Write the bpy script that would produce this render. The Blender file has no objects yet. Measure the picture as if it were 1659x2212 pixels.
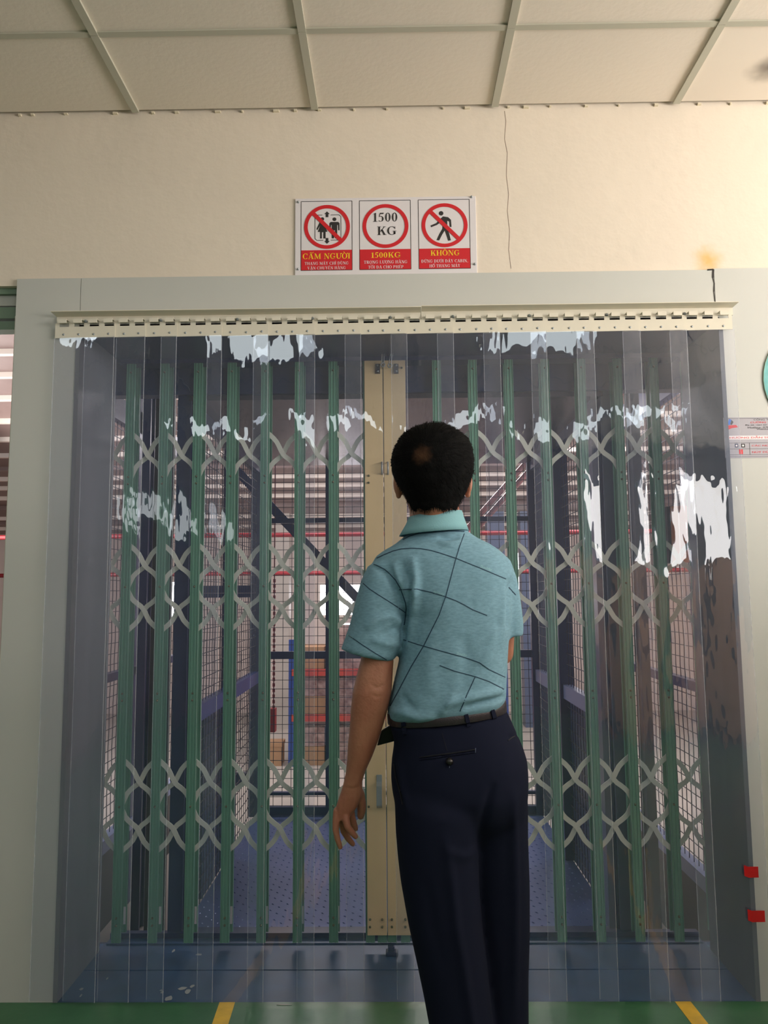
import bpy, bmesh, math, random
import numpy as np
from mathutils import Vector, Matrix, noise
from mathutils.bvhtree import BVHTree
random.seed(7)
PI = math.pi
S = bpy.context.scene
COL = S.collection

# ------------------------------------------------------------------ camera
F, CX, CY = 1650.0, 829.5, 1106.0
CAM = Vector((0.0, -2.5, 1.255))
PITCH, ROLL, YAW = math.atan(174 / F), math.radians(0.47), math.radians(0.7)
fwd = Vector((-math.sin(YAW) * math.cos(PITCH), math.cos(YAW) * math.cos(PITCH), math.sin(PITCH)))
r0 = Vector((math.cos(YAW), math.sin(YAW), 0)); u0 = r0.cross(fwd)
RV = r0 * math.cos(ROLL) - u0 * math.sin(ROLL)
UV = u0 * math.cos(ROLL) + r0 * math.sin(ROLL)
cd = bpy.data.cameras.new('camera'); cam = bpy.data.objects.new('camera', cd); COL.objects.link(cam)
cd.sensor_fit = 'HORIZONTAL'; cd.sensor_width = 36; cd.lens = 36 * F / 1659; cd.clip_start = 0.05; cd.clip_end = 100
M3 = Matrix((RV, UV, -fwd)).transposed()
cam.matrix_world = Matrix.Translation(CAM) @ M3.to_4x4()
S.camera = cam

# ------------------------------------------------------------------ world, lights, exposure
S.view_settings.view_transform = 'Standard'; S.view_settings.look = 'None'
S.view_settings.gamma = 1; S.view_settings.use_curve_mapping = False
S.view_settings.exposure = 0.12
S.cycles.transparent_max_bounces = 40
S.cycles.max_bounces = 8
S.cycles.diffuse_bounces = 4
S.cycles.sample_clamp_indirect = 6
S.cycles.use_denoising = True
W = bpy.data.worlds.new('world'); S.world = W; W.use_nodes = True
bg = W.node_tree.nodes['Background']; bg.inputs[0].default_value = (0.75, 0.88, 1.0, 1); bg.inputs[1].default_value = 1.0

def area(name, loc, rot, sx, sy, power, color):
    l = bpy.data.lights.new(name, 'AREA'); l.shape = 'RECTANGLE'; l.size = sx; l.size_y = sy
    l.energy = power; l.color = color
    o = bpy.data.objects.new(name, l); COL.objects.link(o); o.location = loc; o.rotation_euler = rot
    return o
# daylight coming in through the right and rear windows of the room behind the camera
area('daylight_right_window', (3.55, -2.1, 1.75), (0, PI / 2, 0), 1.5, 2.4, 240, (1.0, 0.92, 0.85))
area('daylight_rear_window', (2.85, -6.4, 1.9), (PI / 2, 0, 0), 1.1, 1.2, 36, (1.0, 0.95, 0.92))
area('left_reflection_lamp', (-3.17, -5.2, 2.05), (0, -PI / 2, 0), 0.36, 1.3, 5, (0.9, 0.98, 1.0))  # lamp added on the left wall to put small reflections on the strips
# hall behind the lift, brightened by added fill lamps
area('hall_roof_fill', (0.6, 4.6, 2.75), (0, 0, 0), 3.6, 1.2, 130, (1.0, 0.93, 0.92))  # added lamp under the roof, without a fitting
area('hall_side_fill', (-3.9, 3.2, 1.9), (0, -PI / 2, 0), 1.6, 2.5, 100, (1.0, 0.95, 0.93))  # added side fill for the hall, no opening stands here
area('hall_side_fill', (3.9, 2.6, 1.9), (0, PI / 2, 0), 1.6, 2.5, 80, (1.0, 0.95, 0.93))

# ------------------------------------------------------------------ pixel <-> world
def ray(px, py):
    return (fwd * F + RV * (px - CX) - UV * (py - CY))
def P(px, py, Y):
    d = ray(px, py); return CAM + d * ((Y - CAM.y) / d.y)
def PZ(px, py, Z):
    d = ray(px, py); return CAM + d * ((Z - CAM.z) / d.z)
def PX(px, py, X):
    d = ray(px, py); return CAM + d * ((X - CAM.x) / d.x)
def to_px(v):
    d = Vector(v) - CAM; w = d.dot(fwd)
    return CX + F * d.dot(RV) / w, CY - F * d.dot(UV) / w

# ------------------------------------------------------------------ materials
def srgb(r, g, b):
    f = lambda c: (c / 255 / 12.92) if c / 255 <= 0.04045 else ((c / 255 + 0.055) / 1.055) ** 2.4
    return (f(r), f(g), f(b), 1)
def mat(name, col, rough=0.5, metal=0.0, noise_amt=0.0, noise_scale=8.0, bump=0.0, bump_scale=60.0, col2=None, spec=0.5, coat=0.0, stretch=None):
    m = bpy.data.materials.new(name); m.use_nodes = True; nt = m.node_tree; b = nt.nodes['Principled BSDF']
    b.inputs['Base Color'].default_value = col; b.inputs['Roughness'].default_value = rough
    b.inputs['Metallic'].default_value = metal; b.inputs['Specular IOR Level'].default_value = spec
    b.inputs['Coat Weight'].default_value = coat
    tc = nt.nodes.new('ShaderNodeTexCoord'); src = tc.outputs['Object']
    if stretch:
        mp = nt.nodes.new('ShaderNodeMapping'); mp.inputs['Scale'].default_value = stretch
        nt.links.new(src, mp.inputs['Vector']); src = mp.outputs['Vector']
    if noise_amt > 0 or col2 is not None:
        n = nt.nodes.new('ShaderNodeTexNoise'); n.inputs['Scale'].default_value = noise_scale; n.inputs['Detail'].default_value = 5
        nt.links.new(src, n.inputs['Vector'])
        mx = nt.nodes.new('ShaderNodeMix'); mx.data_type = 'RGBA'
        c2 = col2 if col2 is not None else tuple(c * (1 - noise_amt) for c in col[:3]) + (1,)
        mx.inputs[6].default_value = col; mx.inputs[7].default_value = c2
        rp = nt.nodes.new('ShaderNodeMapRange'); rp.inputs[1].default_value = 0.35; rp.inputs[2].default_value = 0.7
        nt.links.new(n.outputs['Fac'], rp.inputs[0]); nt.links.new(rp.outputs[0], mx.inputs[0])
        nt.links.new(mx.outputs[2], b.inputs['Base Color'])
    if bump > 0:
        n2 = nt.nodes.new('ShaderNodeTexNoise'); n2.inputs['Scale'].default_value = bump_scale; n2.inputs['Detail'].default_value = 4
        nt.links.new(src, n2.inputs['Vector'])
        bp = nt.nodes.new('ShaderNodeBump'); bp.inputs['Strength'].default_value = bump; bp.inputs['Distance'].default_value = 0.01
        nt.links.new(n2.outputs['Fac'], bp.inputs['Height']); nt.links.new(bp.outputs[0], b.inputs['Normal'])
    return m
def emis(name, col, strength):
    m = bpy.data.materials.new(name); m.use_nodes = True; nt = m.node_tree; b = nt.nodes['Principled BSDF']
    b.inputs['Base Color'].default_value = (0, 0, 0, 1); b.inputs['Emission Color'].default_value = col; b.inputs['Emission Strength'].default_value = strength
    return m
def stain(m, centre, radius, col, power=1.0, nscale=25.0):
    """a stain with its own shape on a surface, in object coordinates"""
    nt = m.node_tree; b = nt.nodes['Principled BSDF']
    tc = nt.nodes.new('ShaderNodeTexCoord'); n = nt.nodes.new('ShaderNodeTexNoise'); n.inputs['Scale'].default_value = nscale
    nt.links.new(tc.outputs['Object'], n.inputs['Vector'])
    ma = nt.nodes.new('ShaderNodeVectorMath'); ma.operation = 'MULTIPLY_ADD'
    ma.inputs[1].default_value = (radius * 0.8,) * 3
    nt.links.new(n.outputs['Color'], ma.inputs[0]); nt.links.new(tc.outputs['Object'], ma.inputs[2])
    d = nt.nodes.new('ShaderNodeVectorMath'); d.operation = 'DISTANCE'
    d.inputs[1].default_value = tuple(c + radius * 0.4 for c in centre)
    nt.links.new(ma.outputs[0], d.inputs[0])
    rp = nt.nodes.new('ShaderNodeMapRange'); rp.interpolation_type = 'SMOOTHSTEP'
    rp.inputs[1].default_value = 0; rp.inputs[2].default_value = radius; rp.inputs[3].default_value = power; rp.inputs[4].default_value = 0
    nt.links.new(d.outputs['Value'], rp.inputs[0])
    mx = nt.nodes.new('ShaderNodeMix'); mx.data_type = 'RGBA'; mx.inputs[7].default_value = col
    old = b.inputs['Base Color'].links
    if old: nt.links.new(old[0].from_socket, mx.inputs[6])
    else: mx.inputs[6].default_value = b.inputs['Base Color'].default_value
    nt.links.new(rp.outputs[0], mx.inputs[0]); nt.links.new(mx.outputs[2], b.inputs['Base Color'])

MT = {}
MT['wall'] = mat('wall_cream', srgb(226, 216, 190), 0.75, noise_amt=0.04, noise_scale=3, bump=0.15, bump_scale=25)
MT['wall_far'] = mat('dim_room_wall', srgb(120, 112, 106), 0.8, noise_amt=0.1, noise_scale=3)
MT['clad'] = mat('cladding_grey', srgb(196, 198, 192), 0.55, noise_amt=0.04, noise_scale=2.5)
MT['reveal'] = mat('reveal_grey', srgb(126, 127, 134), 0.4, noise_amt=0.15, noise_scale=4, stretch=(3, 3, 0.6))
MT['reveal_shaded'] = mat('reveal_grey_shaded', srgb(92, 100, 112), 0.4, noise_amt=0.15, noise_scale=4, stretch=(3, 3, 0.6))  # right jamb's shade put into a darker copy of the reveal grey
MT['ceil'] = mat('ceiling_board', srgb(232, 222, 208), 0.8, noise_amt=0.04, noise_scale=1.5, bump=0.08, bump_scale=60)
MT['tbar'] = mat('ceiling_bar', srgb(186, 184, 168), 0.5)
MT['floor'] = mat('green_epoxy', srgb(62, 112, 76), 0.3, noise_amt=0.25, noise_scale=6, bump=0.05, bump_scale=40, col2=srgb(50, 96, 64))
MT['yellow'] = mat('yellow_floor_paint', srgb(226, 184, 40), 0.4, noise_amt=0.25, noise_scale=20)
MT['sill'] = mat('blue_sill_paint', srgb(44, 80, 122), 0.4, noise_amt=0.35, noise_scale=7, bump=0.1, bump_scale=15)
MT['scuff'] = mat('bare_scuff', srgb(170, 172, 168), 0.6)
MT['navy'] = mat('navy_steel', srgb(26, 44, 92), 0.35, noise_amt=0.2, noise_scale=5)
MT['blue'] = mat('blue_steel', srgb(36, 66, 140), 0.35, noise_amt=0.2, noise_scale=5)
MT['black'] = mat('black_steel', srgb(34, 32, 30), 0.45)
MT['rail_light'] = mat('light_blue_rail', srgb(120, 132, 170), 0.35)
MT['bgrey'] = mat('bluegrey_steel', srgb(70, 80, 104), 0.35)
MT['wire'] = mat('mesh_wire', srgb(48, 44, 62), 0.4, 0.5)
MT['tread'] = mat('tread_plate', srgb(74, 94, 150), 0.32, 0.35, noise_amt=0.25, noise_scale=4)
MT['lroof'] = mat('lift_roof_sheet', srgb(84, 74, 88), 0.25, 0.3, noise_amt=0.3, noise_scale=2, stretch=(1, 6, 1))
MT['green'] = mat('green_enamel', srgb(104, 160, 132), 0.38, noise_amt=0.12, noise_scale=10, stretch=(1, 1, 0.3))
MT['lattice'] = mat('lattice_grey', srgb(216, 218, 206), 0.45)
MT['cream'] = mat('cream_enamel', srgb(226, 200, 150), 0.4, noise_amt=0.08, noise_scale=6, stretch=(2, 2, .5))
MT['steel'] = mat('zinc_steel', srgb(160, 168, 172), 0.35, 0.45)
MT['rivet'] = mat('rivet_brass', srgb(120, 120, 90), 0.35, 0.7)
MT['ivory'] = mat('ivory_powder_coat', srgb(224, 218, 200), 0.35, noise_amt=0.03)
MT['white'] = mat('sign_white', srgb(224, 220, 222), 0.3)
MT['red'] = mat('sign_red', srgb(206, 34, 44), 0.35)
MT['ink'] = mat('print_black', srgb(44, 42, 42), 0.5)
MT['yprint'] = mat('print_yellow', srgb(250, 214, 40), 0.5)
MT['wprint'] = mat('print_white', srgb(232, 224, 226), 0.5)
MT['silver'] = mat('brushed_silver_sheet', srgb(158, 156, 162), 0.4, 0.2)
MT['teal'] = mat('teal_print', srgb(64, 150, 156), 0.4, col2=srgb(120, 190, 190), noise_scale=14)
MT['bprint'] = mat('print_blue', srgb(40, 110, 200), 0.5)
MT['tape'] = mat('red_tape', srgb(190, 28, 34), 0.3)
MT['hallwall'] = mat('hall_wall', srgb(214, 196, 186), 0.85, noise_amt=0.15, noise_scale=1.2)
MT['hallroof'] = mat('hall_roof_sheet', srgb(140, 118, 112), 0.5, noise_amt=0.3, noise_scale=2)
MT['purlin'] = mat('pale_purlin', srgb(236, 222, 210), 0.5)
MT['hallfloor'] = mat('hall_floor', srgb(170, 160, 150), 0.5, noise_amt=0.2, noise_scale=2)
MT['pipered'] = mat('red_pipe_paint', srgb(140, 28, 36), 0.4)
MT['rackorange'] = mat('rack_orange', srgb(176, 62, 52), 0.4)
MT['carton'] = mat('carton', srgb(176, 134, 96), 0.8, noise_amt=0.15)
MT['wrap'] = mat('wrapped_carton', srgb(190, 160, 150), 0.2, noise_amt=0.5, noise_scale=14, bump=0.8, bump_scale=18, col2=srgb(120, 84, 80), coat=0.6)
MT['orange'] = mat('orange_box', srgb(214, 112, 44), 0.5)
MT['greenframe'] = mat('green_window_frame', srgb(116, 140, 118), 0.45)
MT['daywin'] = emis('bright_window_pane', (1.0, 0.95, 0.95, 1), 7.0)
MT['ledpanel'] = emis('led_panel', (0.88, 0.97, 1.0, 1), 6.0)
MT['hoist'] = mat('red_chain', srgb(128, 30, 36), 0.4, 0.3)
MT['plastic_red'] = mat('wrapped_red_tube', srgb(176, 116, 116), 0.15, noise_amt=0.5, noise_scale=10, bump=0.8, bump_scale=14, coat=1)
MT['skin'] = mat('skin', srgb(176, 122, 96), 0.5, noise_amt=0.12, noise_scale=14, bump=0.15, bump_scale=120, col2=srgb(160, 102, 80))
MT['shirt'] = mat('teal_polo_jersey', srgb(122, 162, 180), 0.85, noise_amt=0.1, noise_scale=90, bump=0.15, bump_scale=500, col2=srgb(108, 147, 162), stretch=(1, 1, 3.0))
MT['collar'] = mat('teal_rib_knit', srgb(124, 172, 180), 0.85, bump=0.2, bump_scale=400)
MT['shirtline'] = mat('dark_shirt_print', srgb(34, 62, 82), 0.8)
MT['shirtmark'] = mat('pale_shirt_print', srgb(150, 196, 200), 0.8)
MT['trouser'] = mat('navy_wool', srgb(23, 27, 44), 0.9, spec=0.12)
MT['trouser_dark'] = mat('navy_wool_edge', srgb(13, 14, 26), 0.8)
MT['belt'] = mat('black_leather', srgb(52, 46, 50), 0.32, bump=0.15, bump_scale=400)
MT['shoe'] = mat('black_shoe', srgb(24, 22, 22), 0.3)
MT['eye'] = mat('eye_white', srgb(220, 214, 206), 0.2)

def pvc_material():
    m = bpy.data.materials.new('clear_pvc'); m.use_nodes = True; nt = m.node_tree; nt.nodes.clear()
    N = nt.nodes.new; L = nt.links.new
    out = N('ShaderNodeOutputMaterial'); tr = N('ShaderNodeBsdfTransparent'); tr.inputs[0].default_value = (0.965, 0.97, 0.988, 1)
    gl = N('ShaderNodeBsdfGlossy'); gl.inputs['Roughness'].default_value = 0.0; gl.inputs[0].default_value = (1, 1, 1, 1)
    df = N('ShaderNodeBsdfDiffuse'); df.inputs[0].default_value = (0.54, 0.63, 0.88, 1)
    tc = N('ShaderNodeTexCoord'); mp = N('ShaderNodeMapping'); mp.inputs['Scale'].default_value = (9, 9, 3.2)
    info = N('ShaderNodeObjectInfo'); ad = N('ShaderNodeVectorMath'); ad.operation = 'ADD'
    L(tc.outputs['Object'], ad.inputs[0]); L(info.outputs['Location'], ad.inputs[1]); L(ad.outputs[0], mp.inputs['Vector'])
    n = N('ShaderNodeTexNoise'); n.inputs['Scale'].default_value = 1.0; n.inputs['Detail'].default_value = 3.0; n.inputs['Roughness'].default_value = 0.45
    L(mp.outputs[0], n.inputs['Vector'])
    bp = N('ShaderNodeBump'); bp.inputs['Strength'].default_value = 0.55; bp.inputs['Distance'].default_value = 0.008
    L(n.outputs['Fac'], bp.inputs['Height']); L(bp.outputs[0], gl.inputs['Normal'])
    fr = N('ShaderNodeFresnel'); fr.inputs[0].default_value = 1.7
    L(bp.outputs[0], fr.inputs['Normal'])
    geo = N('ShaderNodeNewGeometry'); inv = N('ShaderNodeMath'); inv.operation = 'SUBTRACT'; inv.inputs[0].default_value = 1.0
    L(geo.outputs['Backfacing'], inv.inputs[1])
    mu = N('ShaderNodeMath'); mu.operation = 'MULTIPLY'; L(fr.outputs[0], mu.inputs[0]); L(inv.outputs[0], mu.inputs[1])
    m1 = N('ShaderNodeMixShader'); hz = N('ShaderNodeMath'); hz.operation = 'MULTIPLY'; hz.inputs[1].default_value = 0.065
    L(inv.outputs[0], hz.inputs[0]); L(hz.outputs[0], m1.inputs[0]); L(tr.outputs[0], m1.inputs[1]); L(df.outputs[0], m1.inputs[2])
    m2 = N('ShaderNodeMixShader'); L(mu.outputs[0], m2.inputs[0]); L(m1.outputs[0], m2.inputs[1]); L(gl.outputs[0], m2.inputs[2])
    L(m2.outputs[0], out.inputs[0])
    return m
MT['pvc'] = pvc_material()
def pvc_edge():
    m = bpy.data.materials.new('pvc_cut_edge'); m.use_nodes = True; nt = m.node_tree; nt.nodes.clear(); N = nt.nodes.new; L = nt.links.new
    out = N('ShaderNodeOutputMaterial'); tr = N('ShaderNodeBsdfTransparent'); b = N('ShaderNodeBsdfPrincipled'); b.inputs['Base Color'].default_value = (.75, .78, .85, 1); b.inputs['Roughness'].default_value = .15
    mx = N('ShaderNodeMixShader'); mx.inputs[0].default_value = .27; L(tr.outputs[0], mx.inputs[1]); L(b.outputs[0], mx.inputs[2]); L(mx.outputs[0], out.inputs[0]); return m
MT['pvcedge'] = pvc_edge()

def hair_material():
    m = mat('black_hair', srgb(6, 6, 6), 0.8, spec=.12, bump=0.3, bump_scale=150, stretch=(4, 4, 1))
    return m
MT['hair'] = hair_material()

# ------------------------------------------------------------------ mesh helpers
class MB:
    def __init__(s): s.v = []; s.f = []
    def add(s, vs, fs):
        k = len(s.v); s.v += [tuple(v) for v in vs]; s.f += [tuple(i + k for i in f) for f in fs]; return s
    def box(s, x0, x1, y0, y1, z0, z1):
        if x0 > x1: x0, x1 = x1, x0
        if y0 > y1: y0, y1 = y1, y0
        if z0 > z1: z0, z1 = z1, z0
        return s.add([(x0, y0, z0), (x1, y0, z0), (x1, y1, z0), (x0, y1, z0), (x0, y0, z1), (x1, y0, z1), (x1, y1, z1), (x0, y1, z1)],
                     [(3, 2, 1, 0), (4, 5, 6, 7), (0, 1, 5, 4), (1, 2, 6, 5), (2, 3, 7, 6), (3, 0, 4, 7)])
    def bar(s, a, b, w, h, up=Vector((0, 0, 1))):
        a = Vector(a); b = Vector(b); d = (b - a).normalized()
        if abs(d.dot(up)) > 0.98: up = Vector((0, 1, 0))
        sx = d.cross(up).normalized() * (w / 2); sz = sx.cross(d).normalized() * (h / 2)
        vs = [a - sx - sz, a + sx - sz, a + sx + sz, a - sx + sz, b - sx - sz, b + sx - sz, b + sx + sz, b - sx + sz]
        return s.add(vs, [(0, 1, 2, 3), (7, 6, 5, 4), (0, 4, 5, 1), (1, 5, 6, 2), (2, 6, 7, 3), (3, 7, 4, 0)])
    def tube(s, pts, rads, n=10, cap=True, flat=None, ref=Vector((0, 1, 0))):
        pts = [Vector(p) for p in pts]
        if not hasattr(rads, '__len__'): rads = [rads] * len(pts)
        k = len(s.v); m = len(pts); rings = []
        ext_p, ext_r, ext_t = [], [], []
        for i, p in enumerate(pts):
            t = (pts[min(i + 1, m - 1)] - pts[max(i - 1, 0)]).normalized()
            ext_p.append(p); ext_r.append(rads[i]); ext_t.append(t)
        if cap:
            def rr(r): return r if not hasattr(r, '__len__') else min(r)
            def sc(r, f): return r * f if not hasattr(r, '__len__') else (r[0] * f, r[1] * f)
            a, b = ext_t[0], ext_t[-1]; ra, rb = ext_r[0], ext_r[-1]; pa, pb = ext_p[0], ext_p[-1]
            pre = [(pa - a * rr(ra) * math.sin(x), sc(ra, math.cos(x))) for x in (1.45, 1.1, 0.6)]
            post = [(pb + b * rr(rb) * math.sin(x), sc(rb, math.cos(x))) for x in (0.6, 1.1, 1.45)]
            ext_p = [q[0] for q in pre] + ext_p + [q[0] for q in post]
            ext_r = [q[1] for q in pre] + ext_r + [q[1] for q in post]
            ext_t = [a] * 3 + ext_t + [b] * 3
        for p, r, t in zip(ext_p, ext_r, ext_t):
            rf = ref if abs(t.dot(ref)) < 0.95 else Vector((1, 0, 0))
            e1 = t.cross(rf).normalized(); e2 = e1.cross(t).normalized()
            ra, rb = (r, r) if not hasattr(r, '__len__') else r
            for j in range(n):
                an = 2 * PI * j / n; s.v.append(tuple(p + e1 * math.cos(an) * ra + e2 * math.sin(an) * rb))
        M = len(ext_p)
        for i in range(M - 1):
            for j in range(n):
                a = k + i * n + j; b = k + i * n + (j + 1) % n
                s.f.append((a, b, b + n, a + n))
        s.f.append(tuple(k + j for j in reversed(range(n)))); s.f.append(tuple(k + (M - 1) * n + j for j in range(n)))
        return s
    def loft(s, rings, close=True, caps=True):
        n = len(rings[0]); k = len(s.v)
        for r in rings: s.v += [tuple(p) for p in r]
        for i in range(len(rings) - 1):
            for j in range(n if close else n - 1):
                a = k + i * n + j; b = k + i * n + (j + 1) % n
                s.f.append((a, b, b + n, a + n))
        if caps:
            s.f.append(tuple(k + j for j in reversed(range(n)))); s.f.append(tuple(k + (len(rings) - 1) * n + j for j in range(n)))
        return s
    def disc(s, c, r, depth, n=24, axis='y'):
        c = Vector(c); k = len(s.v)
        for dd in (0, 1):
            for j in range(n):
                a = 2 * PI * j / n; s.v.append((c.x + r * math.cos(a), c.y + dd * depth, c.z + r * math.sin(a)))
        s.f.append(tuple(k + j for j in range(n))); s.f.append(tuple(k + n + j for j in reversed(range(n))))
        for j in range(n): s.f.append((k + j, k + n + j, k + n + (j + 1) % n, k + (j + 1) % n))
        return s
    def prism(s, poly, y0, y1):
        """poly: (x,z) list, extruded along y"""
        n = len(poly); k = len(s.v)
        for y in (y0, y1): s.v += [(x, y, z) for x, z in poly]
        s.f.append(tuple(k + j for j in range(n))); s.f.append(tuple(k + n + j for j in reversed(range(n))))
        for j in range(n): s.f.append((k + j, k + n + j, k + n + (j + 1) % n, k + (j + 1) % n))
        return s
def worg(o):
    v = Vector((0, 0, 0))
    while o is not None: v += o.location; o = o.parent
    return v
def fixn(me):
    bm = bmesh.new(); bm.from_mesh(me); bmesh.ops.recalc_face_normals(bm, faces=bm.faces); bm.to_mesh(me); bm.free()
def tag(o, label=None, cat=None, group=None, kind=None):
    if label: o['label'] = label
    if cat: o['category'] = cat
    if group: o['group'] = group
    if kind: o['kind'] = kind
    return o
def obj(name, mb, m, parent=None, smooth=False, org=None, fix=True, **kw):
    """link a mesh built in world coordinates as ONE object"""
    me = bpy.data.meshes.new(name)
    base = worg(parent) if parent is not None else Vector((0, 0, 0))
    o_ = Vector(org) if org is not None else base
    me.from_pydata([tuple(Vector(v) - o_) for v in mb.v], [], mb.f); me.validate()
    if fix: fixn(me)
    me.materials.append(MT[m] if isinstance(m, str) else m)
    if smooth:
        for p in me.polygons: p.use_smooth = True
    o = bpy.data.objects.new(name, me); COL.objects.link(o); o.parent = parent; o.location = o_ - base
    return tag(o, **kw)
def inst(name, me, parent, loc):
    """another object sharing a mesh whose origin is its own centre"""
    o = bpy.data.objects.new(name, me); COL.objects.link(o); o.parent = parent
    o.location = Vector(loc) - (worg(parent) if parent is not None else Vector((0, 0, 0))); return o
def thing(name, loc, label, cat, group=None):
    o = bpy.data.objects.new(name, None); COL.objects.link(o); o.location = loc; o.empty_display_size = 0.1
    return tag(o, label, cat, group)
def proto(mb, m, smooth=False):
    me = bpy.data.meshes.new('p'); me.from_pydata(mb.v, [], mb.f); me.validate(); fixn(me); me.materials.append(MT[m])
    if smooth:
        for p in me.polygons: p.use_smooth = True
    return me
def bevel(o, w=0.002, seg=2):
    b = o.modifiers.new('bevel', 'BEVEL'); b.width = w; b.segments = seg; b.limit_method = 'ANGLE'; return o

# ================================================================== SETTING
XL = P(146, 1450, 0).x; XR = P(1596, 1450, 0).x           # opening sides, on the wall face
ZT = P(830, 700, 0).z; ZF = P(830, 592, 0).z                 # opening top (behind the rail), cladding top
YG = 0.33                                                 # reveal depth
ZC = P(860, 237, 0.012).z                                   # ceiling height
WL, WR, YB = -3.2, 3.6, -6.5
xcl = P(24, 900, 0).x                                       # left end of the cladding
HX0, HX1, HY = -6.0, 6.0, 8.0
ZH = -0.30
# front wall: solid pieces round the lift opening and the left window opening
wf = MB()
WY0, WY1 = 0.012, YG
wz0, wz1 = 0.85, P(5, 615, 0).z
wx0 = xcl - 1.3
wf.box(WL - .15, wx0, WY0, WY1, 0, ZC + .1)
wf.box(wx0, xcl + 0.01, WY0, WY1, 0, wz0); wf.box(wx0, xcl + 0.01, WY0, WY1, wz1, ZC + .1)
wf.box(xcl + 0.01, XL, WY0, WY1, 0, ZC + .1)
wf.box(XL, XR, WY0, WY1, ZT, ZC + .1); wf.box(XR, WR + .15, WY0, WY1, 0, ZC + .1)
MTw = mat('wall_front_cream', srgb(228, 217, 200), 0.75, noise_amt=0.04, noise_scale=3, bump=0.15, bump_scale=25)
c = P(1530, 563, 0.012); stain(MTw, c, 0.07, srgb(222, 176, 84), 0.8)
wall_front = obj('wall_front', wf, MTw, kind='structure')
# crack in the plaster
pts = [(1090, 240), (1093, 262), (1090, 300), (1096, 330), (1094, 380), (1099, 420), (1096, 455), (1101, 500), (1099, 540), (1104, 580)]
ck = MB(); q = [P(a, b, 0.0118) for a, b in pts]
for a, b in zip(q, q[1:]): ck.bar(a, b, 0.0011, 0.001, up=Vector((0, 1, 0)))
obj('crack', ck, 'hallroof', wall_front)
ck = MB(); q = [P(a, b, -0.0008) for a, b in ((1528, 583), (1541, 582), (1540, 600), (1543, 612), (1542, 630), (1545, 655))]
for a, b, w in zip(q, q[1:], (.005, .006, .003, .0035, .002)): ck.bar(a, b, w, 0.0012, up=Vector((0, 1, 0)))
obj('crack', ck, 'black', wall_front)
# smooth cladding round the opening
t1 = obj('trim_1', MB().box(xcl, P(174, 640, 0).x - .001, 0, 0.012, ZT, ZF).box(xcl, XL, 0, 0.012, 0, ZT), 'clad', kind='structure')
t2 = obj('trim_2', MB().box(P(174, 640, 0).x + .001, P(1543, 620, 0).x, 0, 0.012, ZT, ZF), 'clad', kind='structure')
t3 = obj('trim_3', MB().box(P(1543, 620, 0).x + .002, WR, 0, 0.012, ZT, ZF + .004).box(XR, WR, 0, 0.012, 0, ZT), 'clad', kind='structure')
# reveals
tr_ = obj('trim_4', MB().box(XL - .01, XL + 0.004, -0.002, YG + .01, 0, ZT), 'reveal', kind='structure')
tr_ = obj('trim_5', MB().box(XR - 0.004, XR + .01, -0.002, YG + .01, 0, ZT), 'reveal_shaded', kind='structure')
tr_ = obj('trim_6', MB().box(XL, XR, 0.0, YG + .01, ZT - 0.004, ZT + .01), 'navy', kind='structure')
# other walls of the room
obj('wall_left', MB().box(WL - .15, WL, YB, 0.0, 0, ZC + .1), 'wall_far', kind='structure')
rw = MB(); rw.box(WR, WR + .15, YB, 0, 0, 0.95).box(WR, WR + .15, YB, 0, 2.55, ZC + .1).box(WR, WR + .15, YB, -3.35, .95, 2.55).box(WR, WR + .15, -0.85, 0, .95, 2.55)
obj('wall_right', rw, 'wall_far', kind='structure')
bw = MB(); bw.box(WL, WR, YB - .15, YB, 0, 1.3).box(WL, WR, YB - .15, YB, 2.5, ZC + .1).box(WL, 2.2, YB - .15, YB, 1.3, 2.5).box(3.5, WR, YB - .15, YB, 1.3, 2.5)
obj('wall_rear', bw, 'wall_far', kind='structure')
def window(name, axis, a0, a1, z0, z1, c, n, m='greenframe'):
    t = bpy.data.objects.new(name, None); COL.objects.link(t); t.location = (c, a0, z0) if axis == 'x' else (a0, c, z0); t['kind'] = 'structure'
    f = MB()
    def bx(p0, p1, q0, q1, d=0.03):
        if axis == 'x': f.box(c - d, c + d, p0, p1, q0, q1)
        else: f.box(p0, p1, c - d, c + d, q0, q1)
    bx(a0, a1, z0, z0 + .05); bx(a0, a1, z1 - .05, z1); bx(a0, a0 + .05, z0, z1); bx(a1 - .05, a1, z0, z1)
    for i in range(1, n): x = a0 + (a1 - a0) * i / n; bx(x - .02, x + .02, z0, z1)
    obj('window_frame', f, m, t)
    return t
window('window_2', 'x', -3.35, -0.85, .95, 2.55, WR - .12 + .09, 3)
window('window_11', 'x', -5.9, -4.5, 1.83, 2.27, WL + .06, 2)  # frame added over the left lamp to split its reflections, wall is solid
window('window_3', 'y', 2.2, 3.5, 1.3, 2.5, YB + .05, 2)
# floor, green epoxy, and hall floor
floor = obj('floor', MB().box(WL, WR, YB, 0.0, -0.05, 0.0), 'floor', kind='structure')
def floor_stripe(p_far, p_near, wpx, name='floor_line', **kw):
    a = PZ(*p_far, 0); b = PZ(*p_near, 0); d = (b - a); d.normalize()
    a = a - d * 0; b = a + d * 1.6; n = Vector((d.y, -d.x, 0)).normalized()
    w = wpx
    mb = MB(); z0, z1 = 0.0, 0.0012
    vs = [a - n * w, a + n * w, b + n * w, b - n * w]
    mb.add([(v.x, min(v.y, -0.002), z0) for v in vs] + [(v.x, min(v.y, -0.002), z1) for v in vs], [(0, 1, 2, 3), (7, 6, 5, 4), (0, 4, 5, 1), (1, 5, 6, 2), (2, 6, 7, 3), (3, 7, 4, 0)])
    return obj(name, mb, 'yellow', floor, **kw)
floor_stripe((492, 2163), (476, 2212), 0.024)
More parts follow.
